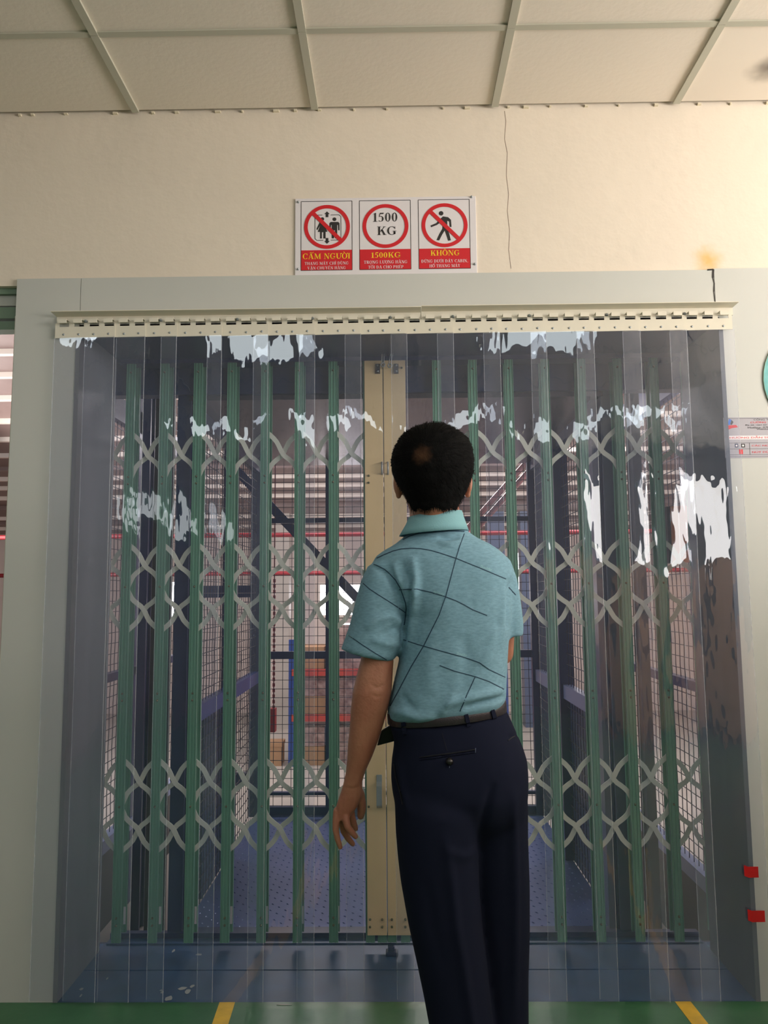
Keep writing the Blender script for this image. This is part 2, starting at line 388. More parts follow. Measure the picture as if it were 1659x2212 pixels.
floor_stripe((1474, 2163), (1512, 2212), 0.024)
# ceiling grid
ceiling = bpy.data.objects.new('ceiling', None); COL.objects.link(ceiling); ceiling.location = (0, 0, ZC); ceiling['kind'] = 'structure'
gx = [P(p, q, 0.0).x for p, q in ((293, 245), (682, 240), (1068, 234), (1460, 220))]
pitch = (gx[3] - gx[0]) / 3; gx0 = gx[0]
ycross = PZ(830, 64, ZC).y
xs = [gx0 + pitch * i for i in range(-4, 8)]; xs = [x for x in xs if WL < x < WR]
ys = [ycross - pitch * j for j in range(0, 11)]; ys = [y for y in ys if y > YB]
xe = [WL] + xs + [WR]; ye = [0.0] + ys + [YB]
smudge = PZ(1665, 148, ZC)
MT['ceil2'] = mat('ceiling_board_smudged', srgb(232, 222, 208), 0.8, noise_amt=0.04, noise_scale=1.5)
led = {(3, 4): 'left one of the front pair', (6, 4): 'right one of the front pair', (1, 3): 'nearest the left wall', (3, 8): 'leftmost of the rear row', (5, 8): 'second from left in the rear row', (7, 8): 'third from left in the rear row', (8, 8): 'rightmost of the rear row', (1, 8): 'in the rear left corner'}
for i in range(len(xe) - 1):
    for j in range(len(ye) - 1):
        x0, x1, y1, y0 = xe[i], xe[i + 1], ye[j], ye[j + 1]
        islamp = (i, j) in led
        org = ((x0 + x1) / 2, (y0 + y1) / 2, ZC)
        mm = 'ceil'
        if x0 < smudge.x < x1 and y0 < smudge.y < y1:
            mm = 'ceil2'; stain(MT['ceil2'], (smudge.x - org[0], smudge.y - org[1], 0.004), 0.09, srgb(84, 74, 66), 0.8, 12)
        if islamp:
            lt = thing('ceiling_light', (org[0], org[1], ZC - 0.01), 'square ceiling light panel behind the camera, ' + led[(i, j)], 'ceiling light', 'ceiling light panels')
            lf = MB(); w = .03
            lf.box(x0 + .02, x1 - .02, y0 + .02, y0 + .02 + w, ZC - .008, ZC + .01).box(x0 + .02, x1 - .02, y1 - .02 - w, y1 - .02, ZC - .008, ZC + .01)
            lf.box(x0 + .02, x0 + .02 + w, y0 + .05, y1 - .05, ZC - .008, ZC + .01).box(x1 - .02 - w, x1 - .02, y0 + .05, y1 - .05, ZC - .008, ZC + .01)
            obj('frame', lf, 'white', lt)
            obj('diffuser', MB().box(x0 + .05, x1 - .05, y0 + .05, y1 - .05, ZC - .004, ZC + .01), 'ledpanel', lt)
        else:
            obj('ceiling_tile', MB().box(x0 + .004, x1 - .004, y0 + .004, y1 - .004, ZC + .004, ZC + .012), mm, ceiling, org=org)
for x in xs:
    for a, b in zip(ye, ye[1:]):
        obj('ceiling_bar', MB().box(x - .012, x + .012, b + .001, a - .001, ZC - .004, ZC + .006), 'tbar', ceiling, org=(x, (a + b) / 2, ZC))
for y in ys: obj('ceiling_bar', MB().box(WL, WR, y - .011, y + .011, ZC - .0015, ZC + .0035), 'tbar', ceiling, org=(0, y, ZC))
obj('ceiling_slab', MB().box(WL - .1, WR + .1, YB - .1, 0.3, ZC + .05, ZC + .1), 'wall', ceiling)
# caulk along the wall
mb = MB()
for k in range(60):
    x = WL + (WR - WL) * (k + random.random()) / 60; w = random.uniform(.004, .02)
    mb.box(x, x + w, 0.004, 0.012, ZC - random.uniform(.001, .004), ZC + .004)
obj('trim_7', mb, 'wall', kind='structure')
obj('trim_10', MB().box(WL, WR, 0.40, 0.412, ZH, -0.001), 'navy', kind='structure')
# blue threshold
yS = PZ(500, 2096, 0).y
sill1 = obj('trim_8', MB().box(XL, XR, 0.0, yS - .003, -0.05, 0.0), 'sill', kind='structure')
sill2 = obj('trim_9', MB().box(XL, XR, yS + .003, 0.40, -0.05, 0.001).box(XL, XR, yS - .003, yS + .003, -0.05, -0.006), 'sill', kind='structure')
sc = MB()
for (px, py, w, h) in ((405, 2142, 14, 5), (395, 2135, 20, 4), (415, 2130, 10, 4), (365, 2157, 18, 6), (350, 2143, 6, 3), (375, 2054, 6, 5), (176, 2136, 8, 3), (232, 2113, 4, 3), (348, 2139, 5, 2), (430, 2062, 20, 3), (175, 2150, 4, 4), (610, 2170, 40, 1.2)):
    c = PZ(px, py, 0.0012); a = random.uniform(.1, .5); n = 9; R = w / 640 / 2; r = h / 640 / 1.2
    ring = [(c.x + R * math.cos(t) * math.cos(a) * random.uniform(.6, 1.2), c.y + r * math.sin(t) * 2 * random.uniform(.6, 1.2), 0.0013) for t in [2 * PI * k / n for k in range(n)]]
    sc.add(ring + [(x, y, .0006) for x, y, z in ring], [tuple(range(n))] + [(k, (k + 1) % n, n + (k + 1) % n, n + k) for k in range(n)])
obj('scuff', sc, 'scuff', sill1, kind='stuff')
# left window of the front wall
w1 = bpy.data.objects.new('window_1', None); COL.objects.link(w1); w1.location = (wx0, .1, wz0); w1['kind'] = 'structure'
f = MB(); zz = [P(5, y, .05).z for y in (617, 640, 662, 666, 690, 694, 712)]
f.box(wx0, xcl + .01, .03, .10, zz[1], zz[0] + .01); obj('window_head', f, 'greenframe', w1)
f = MB().box(wx0, xcl + .01, .045, .09, zz[2], zz[1]); obj('window_frame', f, 'clad', w1)
f = MB().box(wx0, xcl + .01, .04, .10, zz[4], zz[3]); obj('window_frame', f, 'greenframe', w1)
f = MB().box(wx0, xcl + .01, .05, .10, zz[6], zz[5]); obj('window_frame', f, 'greenframe', w1)
f = MB().box(xcl - .012, xcl + .01, .02, .09, wz0, zz[4]); obj('window_frame', f, 'ivory', w1)
f = MB().box(wx0, xcl, .02, .12, wz0, wz0 + .05); obj('window_sill', f, 'greenframe', w1)

# ------------------------------------------------------------------ hall behind the lift
hb = obj('floor_hall', MB().box(HX0, HX1, 0.41, HY, ZH - .05, ZH), 'hallfloor', kind='structure')
hy = HY - .3
hw = MB(); hw.box(HX0, HX1, hy, HY, ZH, 3.8)
obj('wall_back', hw, 'hallwall', kind='structure')
obj('wall_hall_left', MB().box(HX0 - .1, HX0, YG, HY, ZH, 4.4), 'hallwall', kind='structure')
obj('wall_hall_right', MB().box(HX1, HX1 + .1, YG, HY, ZH, 4.4), 'hallwall', kind='structure')
# sloping roof
roof = bpy.data.objects.new('ceiling_hall', None); COL.objects.link(roof); roof.location = (0, hy, 2.1); roof['kind'] = 'structure'
A = Vector((0, hy + .1, 2.05)); B = Vector((0, 5.2, 2.72)); C_ = Vector((0, 0.36, 4.0))
mb = MB()
for a, b in ((A, B), (B, C_)):
    mb.add([(HX0, a.y, a.z), (HX1, a.y, a.z), (HX1, b.y, b.z), (HX0, b.y, b.z), (HX0, a.y, a.z + .05), (HX1, a.y, a.z + .05), (HX1, b.y, b.z + .05), (HX0, b.y, b.z + .05)],
           [(0, 1, 2, 3), (7, 6, 5, 4), (0, 4, 5, 1), (1, 5, 6, 2), (2, 6, 7, 3), (3, 7, 4, 0)])
obj('roof_sheet', mb, 'hallroof', roof)
def roof_at(py):
    d = ray(650, py)
    best = None
    for a, b in ((A, B), (B, C_)):
        # solve CAM+t d on segment plane
        nrm = Vector((0, -(b.z - a.z), (b.y - a.y))); t = (a - CAM).dot(nrm) / d.dot(nrm); q = CAM + d * t
        if min(a.y, b.y) - .01 <= q.y <= max(a.y, b.y) + .01 and t > 0: best = q
    return best
for py in (640, 700, 750, 800, 850, 900, 940, 975, 1004, 1026, 1046, 1068, 1088, 1112, 1122, 1134, 1165):
    q = roof_at(py)
    if q: obj('purlin', MB().box(HX0, HX1, q.y - .03, q.y + .03, q.z - .035, q.z + .01), 'purlin' if py not in (1004, 1088, 1122) else 'hallroof', roof, org=q)
for py, nm in ((1155, 'p'), (1238, 'q')):
    q = P(650, py, 5.6 if nm == 'q' else 4.6)
    t = thing('pipe', (0, q.y, q.z), 'upper red horizontal pipe across the hall, under the roof' if nm == 'p' else 'lower red horizontal pipe across the hall, above the bright window', 'pipe', 'red pipes across the hall')
    obj('tube', MB().tube([(-4.5, q.y, q.z), (4.5, q.y, q.z)], 0.022, 10), 'pipered', t, smooth=True)
    [obj('bracket', MB().box(xb, xb + .1, q.y - .03, q.y + .03, q.z - .05, q.z + .6), 'pipered', t) for xb in (-4.6, 4.5)]
# bright windows in the hall's far wall
def hall_window(n, x0, x1, y0, y1):
    a = P(x0, y0, hy - .01); b = P(x1, y1, hy - .01)
    t = bpy.data.objects.new('window_%d' % n, None); COL.objects.link(t); t.location = (a.x, hy, b.z); t['kind'] = 'structure'
    obj('pane', MB().box(a.x, b.x, hy - .012, hy - .004, b.z, a.z), 'daywin', t)
    f = MB(); w = .03
    f.box(a.x - w, b.x + w, hy - .03, hy - .001, a.z, a.z + w).box(a.x - w, b.x + w, hy - .03, hy - .001, b.z - w, b.z).box(a.x - w, a.x, hy - .03, hy - .001, b.z, a.z).box(b.x, b.x + w, hy - .03, hy - .001, b.z, a.z)
    obj('window_frame', f, 'purlin', t)
hall_window(4, 308, 382, 1258, 1342); hall_window(5, 692, 792, 1264, 1328); hall_window(6, 1112, 1137, 1195, 1272)
hall_window(7, 1195, 1232, 1160, 1285); hall_window(8, 1283, 1314, 1112, 1290); hall_window(9, 1436, 1450, 1058, 1092); hall_window(10, 1308, 1320, 1612, 1632)
# pallet racking with wrapped cartons
YR = 4.6
rk = thing('pallet_rack', (P(720, 1600, YR).x, YR, 0), 'pallet rack with blue uprights and orange beams behind the lift', 'shelving')
zb = [P(700, 1452, YR).z, P(700, 1550, YR).z]
for px in (631, 716, 905, 1090):
    x = P(px, 1500, YR).x
    for yy in (YR, YR + .7): obj('upright', MB().box(x - .03, x + .03, yy - .02, yy + .02, ZH, P(700, 1405, YR).z + .1), 'blue', rk)
x0, x1 = P(631, 1500, YR).x, P(1090, 1500, YR).x
for z in zb:
    obj('beam', MB().box(x0, x1, YR - .03, YR, z - .03, z + .03), 'rackorange', rk); obj('beam', MB().box(x0, x1, YR + .7, YR + .73, z - .03, z + .03), 'rackorange', rk)
    obj('shelf_board', MB().box(x0 + .03, x1 - .03, YR, YR + .7, z + .0, z + .02), 'hallroof', rk)
cart = []
for lv, zbase in enumerate((ZH, zb[1] + .03, zb[0] + .03)):
    x = x0 + .05; k = 0
    while x < x1 - .4:
        w = random.uniform(.22, .3); rows = (2, 2, 1)[lv] if not (lv == 2 and k % 3 == 1) else 2
        for r_ in range(rows):
            h = (.17, .16, .2)[lv]
            o = obj('carton', MB().box(x, x + w, YR + .03, YR + .45, zbase + r_ * h + .0, zbase + r_ * h + h - .004), 'wrap' if (k + r_) % 3 else 'carton',
                    org=(x + w / 2, YR + .2, zbase + r_ * h), label='wrapped carton, %s from left on the rack\'s %s%s' % (('first', 'second', 'third', 'fourth', 'fifth', 'sixth', 'seventh')[k], ('floor level', 'middle shelf', 'top shelf')[lv], (', lower one', ', upper one')[r_] if rows > 1 else ''), cat='carton', group='cartons in the rack')
            o['category'] = 'carton'; cart.append(o)
        x += w + .04; k += 1
        if k == 2: x += .12
# things standing in the hall
def crate(px, py0, py1, w, Y, m, nm, label, cat, grp=None):
    a = P(px, py0, Y); b = P(px, py1, Y)
    t = thing(nm, (a.x, Y + .1, b.z), label, cat, grp)
    obj('body', MB().box(a.x - w / 2, a.x + w / 2, Y, Y + .2, b.z, a.z), m, t)
    obj('lid', MB().box(a.x - w / 2 - .006, a.x + w / 2 + .006, Y - .006, Y + .206, a.z - .03, a.z + .004), m, t)
    return t
for px, y0, m, nm, lb, ct in ((584, 1606, 'carton', 'cardboard_box', 'brown cardboard box on the hall floor left of the rack', 'box'),):
    b = PZ(px, 1655, ZH); a = P(px, y0, b.y)
    crate(px, y0, to_px((a.x, b.y, ZH))[1], .2, b.y, m, nm, lb, ct)
# chain hoist
q0 = P(593, 1245, 3.2); q1 = P(590, 1530, 3.2)
ch = thing('chain_hoist', q1, 'dark red hand chain hanging behind the lift', 'chain')
lk = MB(); nl = 48
for k in range(nl):
    z = q0.z + (q1.z - q0.z) * k / nl; h = (q0.z - q1.z) / nl
    if k % 2: lk.box(q0.x - .009, q0.x + .009, 3.197, 3.203, z - h * 1.25, z)
    else: lk.box(q0.x - .003, q0.x + .003, 3.191, 3.209, z - h * 1.25, z)
obj('chain', lk, 'hoist', ch, kind='stuff')
obj('chain_box', MB().box(q1.x - .05, q1.x + .02, 3.16, 3.24, P(590, 1580, 3.2).z, q1.z), 'hoist', ch)
obj('hook_strap', MB().box(q0.x - .004, q0.x + .004, 3.197, 3.203, q0.z, 3.25), 'hoist', ch)
# columns of the hall
for px, w, lb in ((612, .16, 'grey concrete column left of the rack'), (1072, .2, 'grey concrete column right of the man, behind the lift'), (1140, .16, 'slim grey column behind the right rear post of the lift')):
    x = P(px, 1300, 6.6).x
    obj('hall_column', MB().box(x - w / 2 * 1.0, x + w / 2, 6.5, 6.7, ZH, 2.1 + .1), 'bgrey' if px > 1000 else 'hallfloor', kind=None, org=(x, 6.6, 0), label=lb, cat='column')
# wrapped red tubes leaning
a = P(1030, 1142, 2.8); b = P(1145, 1015, 2.8)
ta_, tb_ = a, b
t = thing('wrapped_tubes', (a + b) / 2, 'two film wrapped reddish tubes slanting behind the lift, right of the man', 'tube')
dd = (b - a).normalized()
obj('tube', MB().tube([a - dd * .5, b + dd * .3], .02, 10), 'plastic_red', t, smooth=True)
obj('tube', MB().tube([a - dd * .5 + Vector((0, 0, .07)), b + dd * .3 + Vector((-.0, 0, .08))], .02, 10), 'plastic_red', t, smooth=True)
obj('hanging_strap', MB().box(b.x - .01, b.x + .01, b.y - .025, b.y + .025, b.z - .01, 3.36), 'black', t)

# ================================================================== LIFT
YL0, YL1 = 0.50, 2.0
LX0, LX1 = P(395, 2005, YL0).x, P(1337, 1995, YL0).x
ZR = P(900, 1003, YL1).z
lift = thing('goods_lift_car', ((LX0 + LX1) / 2, 1.25, 0), 'navy goods lift car with wire mesh sides and patterned steel floor behind the gate', 'lift')
plat = obj('platform', MB().box(LX0, LX1, YL0, YL1, -.06, 0.002), 'tread', lift)
# raised tread pattern
tm = MB(); k = 0
yy = YL0 + .03
while yy < YL1 - .02:
    xx = LX0 + .03 + (k % 2) * .03
    while xx < LX1 - .02:
        s_ = 1 if (k + int(round(xx / .03))) % 2 else -1
        d = .011; z = .0035
        dx = d * .7 * s_; dy = d * .7
        vs = [(xx - dx, yy - dy, .001), (xx + dx, yy + dy, .001), (xx - dy * .25, yy + dx * .25, z), (xx + dy * .25, yy - dx * .25, z)]
        wx, wy = -dy * .4, dx * .4
        tm.add([(xx - dx, yy - dy, .0015), (xx + wx, yy + wy, .0015), (xx + dx, yy + dy, .0015), (xx - wx, yy - wy, .0015), (xx, yy, .005)], [(0, 1, 4), (1, 2, 4), (2, 3, 4), (3, 0, 4)])
        xx += .06
    yy += .03; k += 1
obj('tread_pattern', tm, 'tread', plat, kind='stuff')
obj('roof_panel', MB().box(LX0, LX1, YL0 - .06, YL1, ZR, ZR + .02), 'lroof', lift)
obj('header_beam', MB().box(LX0 - .55, LX1 + .4, YL0 - .078, YL0 - .02, ZR + .02, ZR + .13), 'navy', lift)
obj('front_beam', MB().box(LX0, LX1, YL0 - .02, YL0 + .02, -.02, 0.006), 'navy', lift)
def mesh_panel(parent, o, u, v, nu, nv, su, sv, d=0.003, name='wire_mesh'):
    o = Vector(o); u = Vector(u); v = Vector(v); mb = MB()
    nn = u.normalized().cross(v.normalized())
    def wav(a, b, n_, off):
        pts = []
        for k in range(n_ + 1):
            pts.append(a + (b - a) * (k / n_) + nn * (off * (1 if k % 2 else -1)))
        for p, q in zip(pts, pts[1:]): mb.bar(p, q, d, d, up=nn)
    for i in range(1, nu):
        a = o + u * (i / nu); wav(a, a + v, max(2, nv // 2), .0012)
    for j in range(1, nv):
        a = o + v * (j / nv); wav(a, a + u, max(2, nu // 2), -.0012)
    return obj(name, mb, 'wire', parent, kind='stuff')
PW = .05
# side walls of the car
for sx, X in ((-1, LX0), (1, LX1)):
    nu = int((YL1 - YL0) / PW); nv = int(ZR / PW)
    mesh_panel(lift, (X, YL0, 0), (0, YL1 - YL0, 0), (0, 0, ZR), nu, nv, 1, 1)
    for yy, w in ((YL0 + .035, .07), (YL1 - .02, .04), ((YL0 + YL1) / 2, .03)):
        obj('post', MB().box(X - .035, X + .035, yy - w / 2, yy + w / 2, 0, ZR), 'navy', lift)
    za = 0.79
    obj('handrail', MB().box(X - .02, X + .02, YL0, YL1, za - .045, za + .02), 'rail_light' if sx > 0 else 'blue', lift)
    obj('side_rail', MB().box(X - .02, X + .02, YL0, YL1, ZR - .05, ZR), 'navy', lift)
    obj('side_sheet', MB().box(X - .006 + sx * .012, X + .006 + sx * .012, YL0 + .3, YL0 + .75, 0.0, za - .05), 'navy', lift)
# rear wall
zr = lambda py: P(650, py, YL1).z
nu = int((LX1 - LX0) / PW); nv = int(ZR / PW)
mesh_panel(lift, (LX0, YL1, 0), (LX1 - LX0, 0, 0), (0, 0, ZR), nu, nv, 1, 1)
for a, b in ((1742, 1766), (1710, 1717), (1407, 1423), (1120, 1130)):
    obj('rear_rail', MB().box(LX0, LX1, YL1 - .015, YL1 + .015, zr(b), zr(a)), 'navy', lift)
xm = P(708, 1400, YL1).x; obj('rear_post', MB().box(xm - .012, xm + .012, YL1 - .012, YL1 + .012, 0, ZR), 'navy', lift)
xm = P(1182, 1400, YL1 - .1).x; obj('rear_post', MB().box(xm - .03, xm + .03, YL1 - .05, YL1 + .02, 0, ZR), 'navy', lift)
# guide columns of the shaft
def column(x0, x1, py, Y, Y2, m, label, ztop=2.6, nm='steel_column'):
    a = P(x0, py, Y).x; b = P(x1, py, Y).x
    t = thing(nm, ((a + b) / 2, (Y + Y2) / 2, 0), label, 'column')
    w = .012
    obj('flange', MB().box(a, b, Y, Y + w, ZH, ztop), m, t)
    obj('web', MB().box((a + b) / 2 - .008, (a + b) / 2 + .008, Y + w, Y2 - w, ZH, ztop), m, t)
    obj('flange', MB().box(a, b, Y2 - w, Y2, ZH, ztop), m, t)
    return t
column(372, 402, 1500, .44, .54 - .02, 'navy', 'thick navy steel column just behind the third gate bar from the left')
column(322, 352, 1500, .62, .72, 'black', 'black steel column behind the second gate bar from the left')
column(1322, 1362, 1500, .44, .49, 'bgrey', 'blue grey steel column at the right side of the lift')
column(296, 314, 1400, 1.2, 1.28, 'navy', 'thin navy upright behind the left end of the gate')
column(1388, 1408, 1500, .62, .70, 'black', 'dark upright behind the last gate bar at right')
# enclosure on both sides
EX0, EX1 = -1.38, 1.25
for X, lb, y0, y1, nm in ((EX0, 'wire mesh shaft enclosure left of the lift', .5, 2.6, 0), (EX1, 'wire mesh shaft enclosure right of the lift, by the orange box', .5, 2.4, 1)):
    t = thing('mesh_enclosure', (X, (y0 + y1) / 2, 0), lb, 'mesh screen')
    mesh_panel(t, (X, y0, 0.1), (0, y1 - y0, 0), (0, 0, 2.4), int((y1 - y0) / PW), int(2.4 / PW), 1, 1)
    for yy in (y0, (y0 + y1) / 2 if nm == 0 else y1 - .02, y1): obj('post', MB().box(X - .02, X + .02, yy - .02, yy + .02, ZH, 2.5), 'navy', t)
    obj('kick_rail', MB().box(X - .025, X + .025, y0, y1, 0.06, 0.12), 'rail_light', t)
    obj('bottom_sheet', MB().box(X - .004, X + .004, y0, y1, ZH, 0.06), 'black', t)
    obj('middle_rail', MB().box(X - .02, X + .02, y0, y1, 0.84, 0.88), 'navy', t)
    obj('upper_rail', MB().box(X - .02, X + .02, y0, y1, 2.12, 2.24), 'blue' if nm else 'navy', t)
    if nm: obj('orange_rail', MB().box(X - .02, X + .02, y0, y1, 2.32, 2.42), 'pipered', t)
t = thing('mesh_enclosure', (-1.1, 2.6, 0), 'wire mesh shaft screen behind the lift at left', 'mesh screen')
mesh_panel(t, (EX0 + .04, 2.64, 0), (.5, 0, 0), (0, 0, 2.5), 11, 50, 1, 1)
for z in (2.42, 1.27, .05): obj('rail', MB().box(EX0 + .03, EX0 + .55, 2.63, 2.66, z - .04, z + .04), 'navy', t)
# diagonal brace behind the lift
a = P(500, 1004, 2.2); b = P(790, 1312, 2.2)
t = thing('diagonal_brace', (a + b) / 2, 'dark blue diagonal brace behind the lift, left of the cream plates', 'brace')
obj('strut', MB().bar(a, b, .012, .055, up=Vector((0, 0, 1))), 'navy', t)
obj('foot_post', MB().box(b.x - .01, b.x + .03, b.y - .02, b.y + .02, ZH, b.z + .02), 'navy', t)
obj('strut_flange', MB().bar(a + Vector((0, .02, 0)), b + Vector((0, .02, 0)), .03, .008), 'navy', t)
# orange control box
a = P(1450, 1093, .45); b = P(1477, 1215, .45)
t = thing('control_box', ((a.x + b.x) / 2, .5, b.z), 'orange control box at the right inside the shaft', 'control box')
obj('housing', MB().box(a.x - .01, b.x + .03, .47, .55, b.z, a.z), 'black', t)
bevel(obj('cover', MB().box(a.x, b.x + .03, .455, .469, b.z, a.z), 'orange', t), .004)

# ================================================================== FOLDING GATE
YF = 0.345      # front face of the front channels
ZGT = P(650, 782, YF).z; ZGB = P(650, 2036, YF).z; ZGB2 = P(650, 2013, YF + .05).z
lef_b = [255, 330, 410, 487, 563, 640, 718]; lef_t = [281, 352, 426, 500, 574, 648, 722]
rig_b = [1134, 1219, 1303, 1388, 1473]; rig_t = [1096, 1173, 1251, 1329, 1408]
def xfit(tops, bots, nextra=0):
    n = len(tops); xs_ = [(P(t, 800, YF).x + P(b, 2030, YF).x) / 2 for t, b in zip(tops, bots)]
    A_ = np.polyfit(range(n), xs_, 1); return [A_[0] * i + A_[1] for i in range(n)], A_[0]
lx, lp = xfit(lef_t, lef_b); rx, rp = xfit(rig_t, rig_b)
lx = [lx[0] - lp] + lx; lx.append(P(799, 1400, YF).x); 
rx = [rx[0] - 2 * rp, rx[0] - rp] + rx + [rx[-1] + rp]; rx = [P(874, 1400, YF).x] + rx
gate = thing('folding_gate', (0, YF + .03, 0), 'green folding lattice gate with cream meeting plates in front of the lift', 'gate')
def channel(zb, zt):
    mb = MB(); w = .016
    mb.box(-w, w, -.001, .001, zb, zt)
    for s_ in (-1, 1):
        mb.box(s_ * w, s_ * (w - .002), -.004, .008, zb, zt)
        mb.box(s_ * .004, s_ * .0085, -.004, -.001, zb, zt)
    return proto(mb, 'green')
chF = channel(ZGB, ZGT); chR = channel(ZGB2, ZGT); chS = channel(ZGB, P(800, 1975, YF).z); chB = channel(ZGB2, ZGT)
rv = MB(); rv.tube([(0, 0, 0), (0, -.003, 0)], .0042, 8, cap=True); rvm = proto(rv, 'rivet', True)
rivz = [P(650, y, YF).z for y in (801, 1027, 1042, 1265, 1496, 1511, 1741, 1982, 1998)]
tag_m = proto(MB().box(-.004, .004, -.001, .001, -.03, .03), 'white')
tiers = [(P(650, 928, YF).z, P(650, 1027, YF).z), (P(650, 1170, YF).z, P(650, 1265, YF).z, P(650, 1362, YF).z), (P(650, 1638, YF).z, P(650, 1741, YF).z, P(650, 1845, YF).z)]
HALF = [(0, 0), (.06, .05), (.14, .10), (.24, .17), (.33, .25), (.40, .35), (.45, .43), (.50, .50), (.58, .57), (.68, .625), (.78, .69), (.86, .76), (.92, .85), (.97, .93), (1, 1)]
def link_mb(x0, x1, zt, zm, zb, flip):
    pts = [(x0 + (x1 - x0) * u, zt + (zm - zt) * v) for u, v in HALF]
    return pts
def ribbon(pts, w, y, th):
    n = len(pts); L_, R_ = [], []
    for i, (x, z) in enumerate(pts):
        a = pts[max(0, i - 1)]; b = pts[min(n - 1, i + 1)]
        d = Vector((b[0] - a[0], b[1] - a[1])).normalized(); nx, nz = -d.y * w / 2, d.x * w / 2
        L_.append((x + nx, z + nz)); R_.append((x - nx, z - nz))
    k = MB(); vs = []
    for (lx_, lz), (rx_, rz) in zip(L_, R_): vs += [(lx_, y, lz), (rx_, y, rz), (rx_, y + th, rz), (lx_, y + th, lz)]
    fs = [(0, 1, 2, 3)]
    for i in range(n - 1):
        a = 4 * i
        for j in range(4): fs.append((a + j, a + (j + 1) % 4, a + 4 + (j + 1) % 4, a + 4 + j))
    fs.append((4 * n - 1, 4 * n - 2, 4 * n - 3, 4 * n - 4)); k.add(vs, fs); return k
LW = .0175
def build_leaf(xs_, plate_end):
    nb = len(xs_)
    for i, x in enumerate(xs_):
        if abs(x - plate_end) < 1e-6: continue
        b = inst('upright_bar', chF, gate, (x, YF, 0))
        for z in rivz: inst('rivet', rvm, b, (x, YF - .001, z))
        c2 = inst('rear_bar', chR, gate, (x + .002, YF + .052, 0))
        inst('sticker', tag_m, c2, (x + .013, YF + .046, P(650, 1988, YF).z))
    # lattice links: one per bay in the top tier, one per two bays below
    for i in range(nb - 1):
        a, b = xs_[i], xs_[i + 1]
        zt, zb = tiers[0]
        for fl in (0, 1):
            p = link_mb(*((a, b) if not fl else (b, a)), zt, zb, None, fl)
            obj('lattice_link', ribbon(p, LW, YF + (.012 if not fl else .026), .003), 'lattice', gate, org=((a + b) / 2, YF + .02, zt))
    for T in tiers[1:]:
        zt, zm, zb = T
        for i in range(-1, nb):
            for fl in (0, 1):
                # pivot at bar i (flip: mirrored), spans bars i-1 .. i+1
                if not (0 <= i < nb): continue
                L0 = xs_[i - 1] if i - 1 >= 0 else None; R0 = xs_[i + 1] if i + 1 < nb else None
                c_ = xs_[i]
                first, last = (L0, R0) if not fl else (R0, L0)
                p = []
                if first is not None: p += [(first + (c_ - first) * u, zt + (zm - zt) * v) for u, v in HALF]
                if last is not None:
                    q = [(last + (c_ - last) * u, zb + (zm - zb) * v) for u, v in HALF][::-1]
                    p += q[1:] if p else q
                if len(p) > 2: obj('lattice_link', ribbon(p, LW, YF + (.012 if not fl else .026), .003), 'lattice', gate, org=(c_, YF + .02, zm))
build_leaf(lx, lx[-1]); build_leaf(rx, rx[0])
# cream meeting plates
def plate(x0, x1, fold):
    a = (P(x0[0], 800, YF).x + P(x0[1], 2015, YF).x) / 2; b = (P(x1[0], 800, YF).x + P(x1[1], 2015, YF).x) / 2
    zt = P(830, 781, YF).z; zb = P(830, 2017, YF).z
    t = obj('meeting_plate', MB().box(a, b, YF - .014, YF - .010, zb, zt).box(a, a + .002, YF - .012, YF + .03, zb, zt).box(b - .002, b, YF - .012, YF + .03, zb, zt), 'cream', gate)
    bevel(t, .001)
    return a, b, t
pa, pb, pl1 = plate((791, 790), (830, 832), 0); pc, pd, pl2 = plate((832, 834), (877, 887), 0)
for (a, b, pl, stubs) in ((pa, pb, pl1, (800, 826)), (pc, pd, pl2, (847, 876))):
    for s_ in stubs:
        x = P(s_, 2020, YF).x
        inst('upright_bar', chF, gate, (x, YF, 0))
        for py in (1982, 1998): inst('rivet', rvm, pl, (x, YF - .015, P(s_, py, YF).z))
for py in (1029, 1044, 1740): inst('rivet', rvm, pl1, (P(797, py, YF).x, YF - .015, P(797, py, YF).z))
inst('rivet', rvm, pl2, (P(868, 797, YF).x, YF - .015, P(868, 797, YF).z))
# handles
def handle(px, py0, py1, w, pl, nm='handle'):
    a = P(px, py0, YF - .02); b = P(px, py1, YF - .02)
    mb = MB(); zf = a.z - (a.z - b.z) * .22; y0 = YF - .0145
    mb.box(a.x - w / 2, a.x + w / 2, y0 - .003, y0, zf, a.z)
    mb.bar((a.x, y0 - .002, zf), (a.x, y0 - .026, zf - .012), w, .003); mb.box(a.x - w / 2, a.x + w / 2, y0 - .028, y0 - .024, b.z + .012, zf - .008)
    mb.bar((a.x, y0 - .026, b.z + .013), (a.x, y0 - .001, b.z), w, .003)
    bevel(obj(nm, mb, 'steel', pl), .001)
handle(819, 1674, 1745, .020, pl1); handle(860, 1674, 1745, .020, pl2)
for px, pl in ((825, pl1), (838, pl2)):
    a = P(px, 998, YF - .02); b = P(px, 1024, YF - .02)
    mb = MB(); mb.tube([(a.x, YF - .014, a.z), (a.x, YF - .03, a.z - .006), (a.x, YF - .03, b.z + .006), (a.x, YF - .014, b.z)], .0032, 8)
    obj('pull_ring', mb, 'steel', pl, smooth=True)
for px in (816, 856):
    a = P(px - 5, 786, YF - .018); b = P(px + 5, 807, YF - .018)
    m_ = obj('top_bracket', MB().box(a.x, b.x, YF - .02, YF - .0145, b.z, a.z), 'black', gate)
    for f_ in (.2, .8): obj('bolt', MB().tube([((a.x + b.x) / 2, YF - .02, b.z + (a.z - b.z) * f_), ((a.x + b.x) / 2, YF - .024, b.z + (a.z - b.z) * f_)], .004, 8), 'steel', m_, smooth=True)
